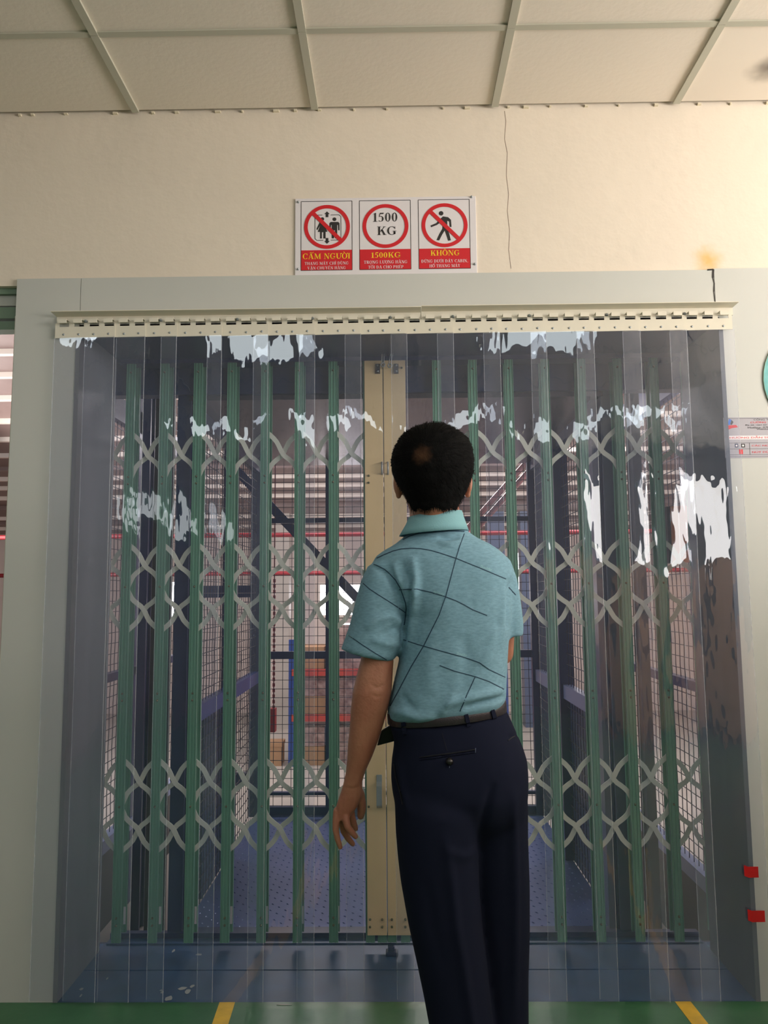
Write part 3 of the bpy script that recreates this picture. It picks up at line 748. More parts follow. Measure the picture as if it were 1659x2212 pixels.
# hanging latch rings
lt = thing('latch_rings', P(835, 790, YF - .04), 'two steel rods with rings hanging over the top of the cream gate plates', 'latch')
for x0, y0, x1, y1 in ((827, 745, 827, 788), (846, 745, 842, 790)):
    a = P(x0, y0, YF - .035); b = P(x1, y1, YF - .035)
    a.z = ZT - .003
    obj('rod', MB().tube([a + Vector((-.004, 0, 0)), b + Vector((-.004, 0, .006))], .0018, 6).tube([a + Vector((.004, 0, 0)), b + Vector((.004, 0, .006))], .0018, 6), 'steel', lt, smooth=True)
    ring = MB().tube([b + Vector((math.cos(t) * .007, 0, math.sin(t) * .007)) for t in [2 * PI * k / 14 for k in range(15)]], .0025, 6)
    obj('ring', ring, 'steel', lt, smooth=True)
# bottom guide track and top track of the gate
bt = thing('gate_track', (0, .42, 0), 'navy floor track along the foot of the folding gate', 'track')
zt_ = P(650, 2014, .43).z
obj('rail', MB().box(XL + .01, XR - .01, .425, .45, 0.001, zt_), 'navy', bt)
obj('foot', MB().box(XL + .01, XR - .01, .385, .425, 0.0012, .006), 'sill', bt)
tt = thing('gate_head_track', (0, YF + .03, ZGT), 'navy overhead track that carries the folding gate', 'track')
obj('rail', MB().box(XL + .01, XR - .01, YF - .003, YF + .07, ZGT + .001, ZGT + .06), 'navy', tt)
st = MB().box(XL - .3, XR + .3, .425, .44, ZGT - .02, ZC)
obj('wall_shaft', MB().box(XL - .2, XR + .2, YF + .078, YF + .09, ZGT + .0, 3.0), 'navy', kind='structure')
# stop block on the track
q = P(846, 2046, .31)
bevel(obj('stop_block', MB().box(q.x - .02, q.x + .022, .29, .325, .0012, .014).box(q.x - .013, q.x + .01, .30, .32, .014, .03), 'navy', label='small dark blue stop block on the threshold below the cream plates', cat='door stop', org=(q.x, .31, .0012)), .003)

# ================================================================== STRIP CURTAIN
zr0 = P(850, 680, 0).z; zr1 = P(850, 716, 0).z                    # rail top and plate bottom
YFL = .046
zfl = P(700, 679, -0.0).z
xr0 = P(124, 700, 0).x; xr1 = P(1582, 690, 0).x; xj = P(909, 665, 0).x
hpitch = (P(1563, 690, -.02).x - P(137, 690, -.02).x) / 43.0
hx = [P(137, 690, -.02).x + hpitch * i for i in range(44)]
zh0 = P(850, 684, -.02).z; zh1 = P(850, 693, -.02).z
hk = MB(); hw_ = .0145
hk.box(-hw_, hw_, -.022, .003, .001, .003).box(-hw_, hw_, -.024, -.021, -.011, .003); hkm = proto(hk, 'ivory')
bm_ = MB().tube([(0, 0, 0), (0, -.004, 0)], .0058, 10); boltm = proto(bm_, 'steel', True)
for a, b, lb, bx, zz_ in ((xr0, xj - .0008, 'ivory steel hanging rail above the strip curtain, left piece', (186, 348, 513, 675, 843), 0.0), (xj + .0008, xr1, 'ivory steel hanging rail above the strip curtain, right piece', (978, 1143, 1310, 1478), .003)):
    t = thing('hanging_rail', ((a + b) / 2, -.004, zr0), lb, 'rail')
    z = zfl + zz_
    obj('back_plate', MB().box(a, b, -.006, 0.0, zh0 - .004, z), 'ivory', t)
    fl = MB(); e = .006
    fl.add([(a, -.006, z), (b, -.006, z), (b + (.004 if b == xr1 else 0), -YFL, z + .004), (a - (.004 if a == xr0 else 0), -YFL, z + .004),
            (a, -.006, z + .002), (b, -.006, z + .002), (b + (.004 if b == xr1 else 0), -YFL, z + .006), (a - (.004 if a == xr0 else 0), -YFL, z + .006)],
           [(0, 1, 2, 3), (7, 6, 5, 4), (0, 4, 5, 1), (1, 5, 6, 2), (2, 6, 7, 3), (3, 7, 4, 0)])
    obj('top_flange', fl, 'ivory', t)
    for x in hx:
        if a <= x < b: inst('hook', hkm, t, (x, -.006, zh0))
    for px in bx:
        q = P(px, 688, -.006); inst('bolt', boltm, t, (q.x, -.006, zh0 + .001))
# strips: right edges as seen in the photograph, each overlaps the next
seams = [249, 315, 383, 480, 580, 680, 779, 878, 978, 1078, 1178, 1280, 1380, 1480, 1582]
SW = hpitch * 4
ordn = ['leftmost clear strip of the curtain, covering the left jamb', 'second clear strip from the left, a narrow visible edge beside the first gate bar', 'third clear strip from the left in the curtain', 'fourth clear strip from the left in the curtain', 'fifth clear strip from the left in the curtain',
        'sixth clear strip from the left in the curtain', 'seventh clear strip from the left, next to the cream gate plates', 'clear strip hanging in front of the cream gate plates and the man\'s face', 'clear strip directly before the back of the man\'s head at right', 'clear strip just right of the man\'s head',
        'fifth clear strip from the right end of the curtain', 'fourth clear strip from the right end of the curtain', 'third clear strip from the right end of the curtain', 'second clear strip from the right end of the curtain', 'rightmost clear strip, overlapping the white wall and red tapes']
zsb = 0.012
rvp = MB().tube([(0, 0, 0), (0, -.0012, 0), (0, -.0018, 0)], [.0036, .0036, .002], 10, cap=False); rvpm = proto(rvp, 'steel', True)
def strip(i, xr_, ordl):
    nloc = 4
    xe_ = xr_; xs0 = xe_ - SW
    base_y = -.030
    t = thing('pvc_strip', ((xs0 + xe_) / 2, base_y, zsb), ordl, 'curtain strip', 'clear strips of the curtain')
    # hanger plate, slots left open under the hooks
    ztop = zh0 - .006; zsl = zh0 - .019; zb = P(850, 720, -.02).z
    tilt = .0035
    yl, yr = -.0165 + 0, -.0165 - 0
    yp = lambda x: -.0125 - .0065 * (x - xs0) / SW
    mb = MB()
    def slab(x0, x1, z0, z1):
        a, b = yp(x0), yp(x1); th = .0022
        mb.add([(x0, a, z0), (x1, b, z0), (x1, b + th, z0), (x0, a + th, z0), (x0, a, z1), (x1, b, z1), (x1, b + th, z1), (x0, a + th, z1)],
               [(3, 2, 1, 0), (4, 5, 6, 7), (0, 1, 5, 4), (1, 2, 6, 5), (2, 3, 7, 6), (3, 0, 4, 7)])
    slab(xs0, xe_, zb, zsl)
    hh = sorted([x for x in hx if xs0 < x < xe_]); prev = xs0
    for x in hh:
        slab(prev, x - hw_ - .0025, zsl, ztop); prev = x + hw_ + .0025
    if xe_ > prev: slab(prev, xe_, zsl, ztop)
    pl = obj('hanger_plate', mb, 'ivory', t)
    for x in [q for q in hh if i == 0 or q > P(seams[i - 1], 706, -.018).x]: inst('rivet', rvpm, pl, (x + random.uniform(-.002, .002), yp(x) - .0002, zb + .012 + random.uniform(-.001, .001)))
    # the sheet
    rnd = random.Random(100 + i)
    nx, nz = 14, 90; zt = zb - .001; amp = rnd.uniform(.0018, .0034) * (.5 if i < 3 else 1)
    ph = [rnd.uniform(0, 6.28) for _ in range(6)]; tw = rnd.uniform(-.004, .004)
    def pos(u, v):      # v 0 top, 1 bottom
        x = xs0 + SW * u; z = zt + (zsb - zt) * v
        s_ = 2 * u - 1
        att = min(1, v * 6)
        y = -.0145 - .0135 * u + amp * s_ * s_ * (.3 + .7 * att)
        y += att * (.0012 * math.sin(6.0 * v + ph[0]) * s_ + .0009 * math.sin(17 * v + ph[1] + 2.2 * s_) + .0011 * math.sin(9 * v + ph[2]) * (1 - s_ * s_))
        y += tw * 0.4 * s_ * v
        if i == 14: x += .006 * v * u
        return Vector((x, y, z))
    th = .0022; g = MB(); n1 = nx + 1
    F_, B_ = [], []
    for b in range(nz + 1):
        for a in range(nx + 1):
            p = pos(a / nx, b / nz); F_.append(p); B_.append(p + Vector((0, th, 0)))
    g.v = [tuple(p) for p in F_ + B_]; N_ = len(F_)
    for b in range(nz):
        for a in range(nx):
            q = b * n1 + a
            g.f.append((q, q + n1, q + n1 + 1, q + 1)); g.f.append((N_ + q, N_ + q + 1, N_ + q + n1 + 1, N_ + q + n1))
    for b in range(nz):
        pass
    def rim(ids):
        k = len(g.v); g.v += [g.v[q] for q in ids] + [g.v[N_ + q] for q in ids]; m_ = len(ids)
        g.f += [(k + j, k + m_ + j, k + m_ + j + 1, k + j + 1) for j in range(m_ - 1)]
    rim([b * n1 for b in range(nz + 1)]); rim([b * n1 + nx for b in range(nz + 1)][::-1]); rim(list(range(nx + 1))[::-1]); rim([nz * n1 + a for a in range(nx + 1)])
    sh = obj('clear_sheet', g, 'pvc', t, fix=False)
    eg = MB()
    for uu in (0, 1):
        prs = []
        for b in range(0, nz + 1, 3):
            q = pos(uu, b / nz); x = q.x + (-.0008 if uu == 0 else .0008)
            prs += [(x - .0007, q.y - .0002, q.z), (x + .0007, q.y - .0002, q.z), (x + .0007, q.y + th, q.z), (x - .0007, q.y + th, q.z)]
        m_ = len(prs) // 4
        eg.add(prs, [(0, 1, 2, 3)] + [(4 * k + j, 4 * k + (j + 1) % 4, 4 * k + 4 + (j + 1) % 4, 4 * k + 4 + j) for k in range(m_ - 1) for j in range(4)] + [(4 * m_ - 1, 4 * m_ - 2, 4 * m_ - 3, 4 * m_ - 4)])
    obj('cut_edge', eg, 'pvcedge', t)['kind'] = 'stuff'
    me = sh.data
    for p in me.polygons: p.use_smooth = abs(p.normal.y) > .6
    return t
for i, s_ in enumerate(seams):
    x = P(s_, 706, -.018).x
    strip(i, x, ordn[i])
# red tapes holding the last strip to the wall
for px0, px1, py, lb in ((1606, 1638, 1880, 'upper red tape piece on the right edge of the curtain'), (1614, 1652, 1975, 'lower red tape piece on the right edge of the curtain')):
    a = P(px0, py - 8, -.028); b = P(px1, py + 9, -.003)
    mb = MB(); th = .0006
    x0, xm_, x1 = P(px0, py, -.028).x, P(px0 + 10, py, -.028).x, P(px1, py, -.028).x
    z0, z1 = b.z, a.z
    pr = [(x0, -.0320, .002), (xm_, -.0288, 0), ((xm_ + x1) / 2, -.0284, 0), (x1, -.0280, 0)]
    vs = []
    for x, y, dz in pr: vs += [(x, y, z0 + dz * 3), (x, y, z1 + dz * 3), (x, y - th, z1 + dz * 3), (x, y - th, z0 + dz * 3)]
    fs = [(0, 1, 2, 3)] + [(4 * k + j, 4 * k + (j + 1) % 4, 4 * k + 4 + (j + 1) % 4, 4 * k + 4 + j) for k in range(3) for j in range(4)] + [(15, 14, 13, 12)]
    mb.add(vs, fs); obj('red_tape', mb, 'tape', org=(x1, 0, z0), label=lb, cat='tape')

# ================================================================== SIGNS
def text_mesh(s, size_w, size_h, ox, oz, y, m, parent, bold=0.0, name='lettering', slant=None, align='C', label=None):
    cu = bpy.data.curves.new('t', 'FONT'); cu.body = s; cu.size = 1; cu.offset = bold; cu.resolution_u = 3
    o = bpy.data.objects.new('t', cu); COL.objects.link(o)
    dg = bpy.context.evaluated_depsgraph_get(); me = bpy.data.meshes.new_from_object(o.evaluated_get(dg))
    bpy.data.objects.remove(o)
    v = np.array([q.co[:] for q in me.vertices]); mn, mx = v.min(0), v.max(0)
    cap = size_h
    sx = size_w / (mx[0] - mn[0])
    sz = cap / (mx[1] - mn[1])
    base = worg(parent)
    for q in me.vertices:
        x = (q.co.x - mn[0]) * sx; z = (q.co.y - mn[1]) * sz
        if align == 'C': x -= size_w / 2
        q.co = (ox + x - base.x, y - base.y, oz + z - base.z)
    me.materials.append(MT[m]); me.name = name
    r = bpy.data.objects.new(name, me); COL.objects.link(r); r.parent = parent
    return r
YS = .012
a = P(638, 432, YS); b = P(1027, 424, YS); c_ = P(638, 598, YS); d_ = P(1030, 592, YS)
sx0, sx1 = a.x, b.x; sz1 = (a.z + b.z) / 2; sz0 = ZF - .002
sg = thing('safety_sign', ((sx0 + sx1) / 2, YS, sz0), 'white safety sign with three red warning pictures above the lift opening', 'sign')
bevel(obj('board', MB().box(sx0, sx1, YS - .005, YS, sz0, sz1), 'white', sg), .001)
ysf = YS - .0052
KX = (sx1 - sx0) / 390.0; KZ = KX
def sp(px, py): return sx0 + (px - 638) * KX, sz1 - (py - 429) * KZ
def flat(poly, y, m, name, parent=sg, th=.0003):
    pz = [sp(*q) for q in poly]; return obj(name, MB().prism(pz, y - th, y), m, parent)
def ring2(cx, cy, r0_, r1_, n=48):
    mb = MB(); vs = []
    for k in range(n):
        t = 2 * PI * k / n
        for r_ in (r0_, r1_): x, z = sp(cx + r_ * math.cos(t), cy + r_ * math.sin(t)); vs.append((x, ysf - .0010, z))
    mb.add(vs, [(2 * k, 2 * k + 1, (2 * k + 3) % (2 * n), (2 * k + 2) % (2 * n)) for k in range(n)]); return mb
def circ(cx, cy, r_, n=16): return [(cx + r_ * math.cos(2 * PI * k / n), cy + r_ * math.sin(2 * PI * k / n)) for k in range(n)]
def thick(p, q, w):
    dx, dy = q[0] - p[0], q[1] - p[1]; L_ = math.hypot(dx, dy); nx, ny = -dy / L_ * w / 2, dx / L_ * w / 2
    return [(p[0] + nx, p[1] + ny), (q[0] + nx, q[1] + ny), (q[0] - nx, q[1] - ny), (p[0] - nx, p[1] - ny)]
for k, x0 in enumerate((651, 777, 904)):
    x1 = x0 + 110; y0, y1, ym = 436, 591, 546
    for p, q in (((x0, y0), (x1, y0)), ((x1, y0), (x1, y1)), ((x1, y1), (x0, y1)), ((x0, y1), (x0, y0))): flat(thick(p, q, 1.2), ysf, 'ink', 'border_line')
    flat([(x0 + .6, ym), (x1 - .6, ym), (x1 - .6, y1 - .6), (x0 + .6, y1 - .6)], ysf, 'red', 'red_panel')
    cx = x0 + 56; cy = 494
    obj('red_ring', ring2(cx, cy, 41.5, 49.5), 'red', sg)
    if k != 1: flat(thick((cx - 31, cy - 32), (cx + 31, cy + 32), 8.5), ysf - .0008, 'red', 'red_bar')
# pictures
cx, cy = 707, 494
for p, q in (((cx - 22, cy - 27), (cx - 10, cy - 27)), ((cx + 8, cy - 27), (cx + 26, cy - 27)), ((cx + 30, cy - 23), (cx + 30, cy + 26)), ((cx - 26, cy - 23), (cx - 26, cy + 26)), ((cx - 22, cy + 30), (cx - 8, cy + 30)), ((cx + 8, cy + 30), (cx + 26, cy + 30)),
             ((cx - 26, cy - 23), (cx - 22, cy - 27)), ((cx + 26, cy - 27), (cx + 30, cy - 23)), ((cx - 26, cy + 26), (cx - 22, cy + 30)), ((cx + 26, cy + 30), (cx + 30, cy + 26))):
    flat(thick(p, q, 1.2), ysf, 'ink', 'frame_line')
flat([(cx, cy - 35), (cx + 6, cy - 29), (cx + 3, cy - 29), (cx + 3, cy - 22), (cx - 3, cy - 22), (cx - 3, cy - 29), (cx - 6, cy - 29)], ysf, 'ink', 'arrow')
flat([(cx, cy + 38), (cx + 6, cy + 32), (cx + 3, cy + 32), (cx + 3, cy + 25), (cx - 3, cy + 25), (cx - 3, cy + 32), (cx - 6, cy + 32)], ysf, 'ink', 'arrow')
flat(circ(cx - 10, cy - 18, 4), ysf, 'ink', 'figure_head')
flat([(cx - 15, cy - 13), (cx - 6, cy - 13), (cx + 2, cy + 3), (cx, cy + 5), (cx - 5, cy - 3), (cx + 1, cy + 11), (cx - 3, cy + 11), (cx - 3, cy + 26), (cx - 8, cy + 26), (cx - 8, cy + 12), (cx - 11, cy + 12), (cx - 11, cy + 26), (cx - 15, cy + 26), (cx - 15, cy + 11), (cx - 20, cy + 11), (cx - 15, cy - 3), (cx - 21, cy + 7), (cx - 23, cy + 5)], ysf, 'ink', 'figure')
flat(circ(cx + 16, cy - 17, 4.2), ysf, 'ink', 'figure_head')
flat([(cx + 8, cy - 11), (cx + 24, cy - 11), (cx + 27, cy - 8), (cx + 27, cy + 8), (cx + 24, cy + 8), (cx + 23.5, cy - 4), (cx + 22, cy - 4), (cx + 22, cy + 26), (cx + 17, cy + 26), (cx + 17, cy + 8), (cx + 15, cy + 8), (cx + 15, cy + 26), (cx + 10, cy + 26), (cx + 10, cy - 4), (cx + 8.5, cy - 4), (cx + 8, cy + 8), (cx + 5, cy + 8), (cx + 5, cy - 8)], ysf, 'ink', 'figure')
cx = 960
flat(circ(cx - 7, cy - 27, 5), ysf, 'ink', 'figure_head')
flat([(cx - 12, cy - 12), (cx - 3, cy - 20), (cx + 8, cy - 18), (cx + 14, cy - 12), (cx + 15, cy + 4), (cx + 11, cy + 4), (cx + 10, cy - 8), (cx + 6, cy - 10), (cx + 6, cy + 8), (cx + 10, cy + 20), (cx + 13, cy + 34), (cx + 7, cy + 35), (cx + 4, cy + 24), (cx - 0, cy + 12), (cx - 6, cy + 22), (cx - 12, cy + 34), (cx - 18, cy + 33), (cx - 12, cy + 20), (cx - 5, cy + 8), (cx - 4, cy - 10), (cx - 16, cy - 1), (cx - 29, cy + 4), (cx - 30, cy), (cx - 18, cy - 5)], ysf, 'ink', 'figure')
def stext(s, cx_, ybase, w, h, m, bold=.02):
    x, z = sp(cx_, ybase); return text_mesh(s, w * KX, h * KZ, x, z, ysf - .0007, m, sg, bold)
# serif lettering built from thick and thin strokes
import unicodedata
TK, TN, SF = .17, .055, .05
def R4(x0, x1, y0, y1): return [(x0, y0), (x1, y0), (x1, y1), (x0, y1)]
def arc(cx_, cy_, ra, rb, t0, t1, w0=.055, w1=.165, n=20):
    o_, i_ = [], []
    for k in range(n + 1):
        t = t0 + (t1 - t0) * k / n; wv = w0 + (w1 - w0) * abs(math.cos(t))
        o_.append((cx_ + ra * math.cos(t), cy_ + rb * math.sin(t))); i_.append((cx_ + (ra - wv) * math.cos(t), cy_ + (rb - .06) * math.sin(t)))
    return [[o_[k], o_[k + 1], i_[k + 1], i_[k]] for k in range(n)]
def stem(x, w=TK, y0=0, y1=1, top=1, bot=1):
    r = [R4(x, x + w, y0, y1)]
    if top: r.append(R4(x - .09, x + w + .09, y1 - SF, y1))
    if bot: r.append(R4(x - .09, x + w + .09, y0, y0 + SF))
    return r
def dg_(x0, y0, x1, y1, w): return [(x0, y0), (x0 + w, y0), (x1 + w, y1), (x1, y1)]
def glyph(ch):
    P2 = PI
    if ch == '0': return .56, arc(.25, .5, .25, .5, 0, 2 * P2, .06, .15, 28)
    if ch == '1': return .5, [R4(.18, .34, .05, .93), [(.28, .9), (.34, .9), (.34, 1), (.3, 1)], R4(.06, .46, 0, .05), [(.04, .84), (.2, .86), (.34, 1), (.3, 1), (.18, .93)]]
    if ch == '5': return .56, [[(.1, .86), (.46, .86), (.5, 1), (.14, 1)], [(.1, .9), (.17, .9), (.12, .55), (.05, .5)]] + arc(.2, .32, .28, .32, -2.4, 1.9, .05, .15, 18)
    if ch == 'K': return .86, stem(.1) + [dg_(.24, .38, .62, .96, .08), dg_(.58, .04, .34, .62, .18), R4(.52, .8, .95, 1), R4(.5, .86, 0, .05)]
    if ch == 'G': return .86, arc(.42, .5, .42, .5, .75, 5.75, .07, .17, 26) + [R4(.58, .74, .08, .42), R4(.5, .84, .42, .47), R4(.68, .73, .68, .98)]
    if ch == 'C': return .8, arc(.42, .5, .42, .5, .75, 5.6, .07, .17, 26) + [R4(.68, .73, .66, .98)]
    if ch == 'O': return .86, arc(.42, .5, .42, .5, 0, 2 * P2, .06, .17, 30)
    if ch == 'I': return .42, stem(.12)
    if ch == 'H': return .92, stem(.1) + stem(.64) + [R4(.2, .7, .48, .53)]
    if ch == 'T': return .78, stem(.3, top=0) + [R4(.02, .75, .94, 1), R4(.02, .06, .74, 1), R4(.71, .75, .74, 1)]
    if ch == 'L': return .74, stem(.1) + [R4(.1, .7, 0, .05), R4(.66, .7, 0, .28)]
    if ch == 'E': return .74, stem(.1) + [R4(.1, .68, 0, .05), R4(.1, .68, .95, 1), R4(.64, .68, 0, .25), R4(.64, .68, .77, 1), R4(.2, .5, .48, .53), R4(.47, .5, .38, .63)]
    if ch == 'A': return .88, [dg_(.08, .04, .38, 1, .05), dg_(.6, .04, .34, 1, .18), R4(.2, .62, .3, .35), R4(0, .26, 0, .05), R4(.5, .88, 0, .05)]
    if ch == 'V': return .88, [dg_(.36, 0, .1, .96, .18), dg_(.4, 0, .7, .96, .05), R4(0, .36, .95, 1), R4(.6, .86, .95, 1)]
    if ch == 'Y': return .86, stem(.34, y1=.48, top=0) + [dg_(.34, .44, .08, .96, .19), dg_(.44, .44, .68, .96, .05), R4(0, .36, .95, 1), R4(.58, .84, .95, 1)]
    if ch == 'M': return 1.1, [R4(.12, .17, 0, 1), dg_(.48, .05, .12, 1, .17), dg_(.5, .05, .86, 1, .05), R4(.82, .99, 0, 1), R4(0, .3, 0, .05), R4(.74, 1.08, 0, .05), R4(0, .2, .95, 1), R4(.86, 1.08, .95, 1)]
    if ch == 'N': return .92, [R4(.12, .17, 0, 1), dg_(.64, 0, .1, 1, .18), R4(.73, .78, 0, 1), R4(0, .3, 0, .05), R4(0, .2, .95, 1), R4(.62, .9, .95, 1)]
    if ch == 'U': return .9, [R4(.12, .29, .35, 1), R4(.7, .76, .35, 1), R4(0, .4, .95, 1), R4(.6, .88, .95, 1)] + [[(x0, y0), (x1, y1), (x2, y2), (x3, y3)] for (x0, y0), (x1, y1), (x2, y2), (x3, y3) in [((.44 - .32 * math.cos(a), .36 - .36 * math.sin(a)), (.44 - .32 * math.cos(b), .36 - .36 * math.sin(b)), (.46 - (.17 if b < 1.57 else .25) * math.cos(b), .36 - .27 * math.sin(b)), (.46 - (.17 if a < 1.57 else .25) * math.cos(a), .36 - .27 * math.sin(a))) for a, b in [(P2 * k / 12, P2 * (k + 1) / 12) for k in range(12)]]]
    if ch in 'DĐ': return .86, stem(.1) + arc(.32, .5, .48, .5, -1.57, 1.57, .05, .17, 16) + ([R4(-.03, .4, .48, .54)] if ch == 'Đ' else [])
    if ch == 'P': return .76, stem(.1) + arc(.32, .74, .36, .26, -1.57, 1.57, .05, .16, 14)
    if ch == 'B': return .8, stem(.1) + arc(.32, .76, .34, .24, -1.57, 1.57, .05, .15, 12) + arc(.32, .27, .4, .27, -1.57, 1.57, .05, .16, 12)
    if ch == 'R': return .86, stem(.1) + arc(.32, .74, .36, .26, -1.57, 1.57, .05, .16, 14) + [dg_(.6, .04, .34, .5, .18), R4(.54, .86, 0, .05)]
    if ch == ',': return .3, [R4(.08, .2, 0, .13), dg_(.08, -.16, .14, 0, .06)]
    return .34, []
def diac(c, w, up):
    m_ = w / 2 - .02; u = up
    if c == '\u0302': return [dg_(m_ - .2, 1.05 + u, m_ - .05, 1.24 + u, .09), dg_(m_ + .14, 1.05 + u, m_ - .05, 1.24 + u, .09)]
    if c == '\u0301': return [dg_(m_ - .03, 1.05 + u, m_ + .12, 1.26 + u, .1)]
    if c == '\u0300': return [dg_(m_ - .03, 1.05 + u, m_ - .2, 1.26 + u, .12)]
    if c == '\u0309': return arc(m_, 1.2 + u, .11, .09, -1.2, 2.6, .05, .05, 8) + [R4(m_ - .02, m_ + .03, 1.04 + u, 1.12 + u)]
    if c == '\u0323': return [R4(m_ - .06, m_ + .07, -.24, -.1)]
    if c == '\u031b': return [dg_(w - .1, .82, w + .0, 1.04, .1)]
    return []
def serif(s, x0, ybase, w, h, m, y=None):
    base_, gl = [], []
    for ch in s:
        d = unicodedata.normalize('NFD', ch); adv, polys = glyph(d[0]); polys = list(polys); up = 0
        for c_2 in d[1:]:
            off = (.24, -.12) if (c_2 in '\u0301\u0300' and '\u0302' in d) else (0, 0)
            polys += [[(a_ + off[0], b_ + off[1] * 0 ) for a_, b_ in q] for q in diac(c_2, adv, up)]
        gl.append((adv, polys))
    tot = sum(g[0] for g in gl) + .06 * (len(s) - 1)
    sx_ = w / tot; x = x0; mb = MB()
    for adv, polys in gl:
        for pol in polys:
            pts_ = [sp(x + px * sx_, ybase - pz * h) for px, pz in pol]
            mb.add([(a_, (ysf - .0008 if y is None else y), b_) for a_, b_ in pts_], [tuple(range(len(pts_)))])
        x += (adv + .06) * sx_
    return obj('lettering', mb, m, sg)
serif('1500', 805, 484, 55, 20, 'ink'); serif('KG', 815, 514, 42, 19, 'ink')
serif('1500KG', 801, 565, 64, 12, 'yprint')
serif('CẤM NGƯỜI', 655, 566, 102, 12.5, 'yprint'); serif('KHÔNG', 929, 562, 62, 12, 'yprint')
serif('THANG MÁY CHỈ DÙNG', 659, 579, 94, 6.6, 'wprint'); serif('VẬN CHUYỂN HÀNG', 665, 589.3, 82, 6.4, 'wprint')
serif('TRỌNG LƯỢNG HÀNG', 786, 578, 93, 6.8, 'wprint'); serif('TỐI ĐA CHO PHÉP', 795, 589, 76, 6.6, 'wprint')
serif('ĐỨNG DƯỚI ĐÁY CABIN,', 909, 577.5, 100, 6.8, 'wprint'); serif('HỐ THANG MÁY', 926, 588, 66, 6.6, 'wprint')
for px, py in ((645, 437), (1019, 431), (645, 588), (1023, 582)):
    x, z = sp(px, py); obj('screw', MB().tube([(x, ysf, z), (x, ysf - .002, z)], .0042, 10), 'steel', sg, smooth=True)
# instruction plate on the right
a = P(1562, 902, -.001); b = P(1720, 988, -.001)
ip = thing('instruction_plate', (a.x, 0, b.z), 'silver instruction plate with red lettering on the wall right of the curtain', 'sign')
W_ = .36; hI = a.z - b.z; K2 = hI / 86
obj('plate', MB().box(a.x, a.x + W_, -.0012, 0, b.z, a.z), 'silver', ip)
def ipp(px, py): return a.x + (px - 1562) * K2, a.z - (py - 902) * K2
def iflat(poly, m, nm, y=-.0014): obj(nm, MB().add([(x, y, z) for x, z in [ipp(*q) for q in poly]], [tuple(range(len(poly)))]), m, ip)
iflat([(1574, 905), (1579, 907), (1575, 918), (1570, 918)], 'bprint', 'logo_blue'); iflat([(1579, 907), (1583, 912), (1579, 918), (1576, 917)], 'ink', 'logo_dark')
iflat([(1569, 919), (1588, 918), (1592, 923), (1578, 925), (1565, 931)], 'red', 'logo_red')
iflat([(1566, 941), (1790, 941), (1790, 949), (1566, 949)], 'wprint', 'title_band')
for y_ in (904, 956, 968.5, 981, 985): iflat([(1564, y_), (1790, y_), (1790, y_ + .7), (1564, y_ + .7)], 'ink', 'rule_line')
iflat([(1613, 956), (1614, 956), (1614, 981), (1613, 981)], 'ink', 'rule_line')
for q_, m in (((1583, 958, 1590, 966), 'bgrey'), ((1596, 958, 1604, 966), 'ink'), ((1591, 970, 1599, 980), 'red')):
    iflat([(q_[0], q_[1]), (q_[2], q_[1]), (q_[2], q_[3]), (q_[0], q_[3])], m, 'button_picture')
iflat(circ(1600, 962, 2.2, 8), 'wprint', 'button_mark', -.0016); iflat(circ(1586.5, 962, 2, 8), 'wprint', 'button_mark', -.0016)
for s_, x_, y_, w_, h_, m in (('CÔNG TY CP ĐẦU TƯ', 1625, 909, 80, 5, 'ink'), ('CƯỜNG THỊNH PHÁT', 1618, 916, 90, 6, 'red'), ('Địa chỉ: 120/1 KP Tân Hiệp, TX. Tân Uyên', 1607, 921, 110, 4, 'ink'), ('Hotline: 0707.205.986', 1612, 926, 80, 4, 'ink'), ('Website: thangmay.vn', 1630, 930, 62, 4, 'ink'),
                           ('HƯỚNG DẪN SỬ DỤNG THANG MÁY', 1573, 948, 190, 6.5, 'red'), ('CÁC NÚT BẤM GỌI TẦNG', 1618, 965, 110, 6, 'red'), ('NÚT DỪNG KHẨN CẤP', 1618, 978, 100, 6, 'red')):
    x, z = ipp(x_, y_); text_mesh(s_, w_ * K2, h_ * K2, x, z, -.0016, m, ip, .01, align='L')
# round sign cut by the right edge of the picture
c = P(1648, 822, 0); R_ = .19
rs = thing('round_sign', (c.x + R_, 0, c.z), 'round teal sign cut off at the right edge of the picture', 'sign')
obj('disc', MB().disc((c.x + R_, -.003, c.z), R_, .003, 40), 'teal', rs)
obj('rim', MB().tube([(c.x + R_ + R_ * math.cos(t), -.003, c.z + R_ * math.sin(t)) for t in [2 * PI * k / 40 for k in range(41)]], .0018, 6), 'greenframe', rs, smooth=True)
mb = MB(); vs = [(c.x + R_ + (R_ - .004) * math.cos(t), -.0036, c.z + (R_ - .004) * math.sin(t)) for t in np.linspace(math.radians(196), math.radians(344), 20)]
mb.add(vs, [tuple(range(20))]); obj('red_segment', mb, 'red', rs)
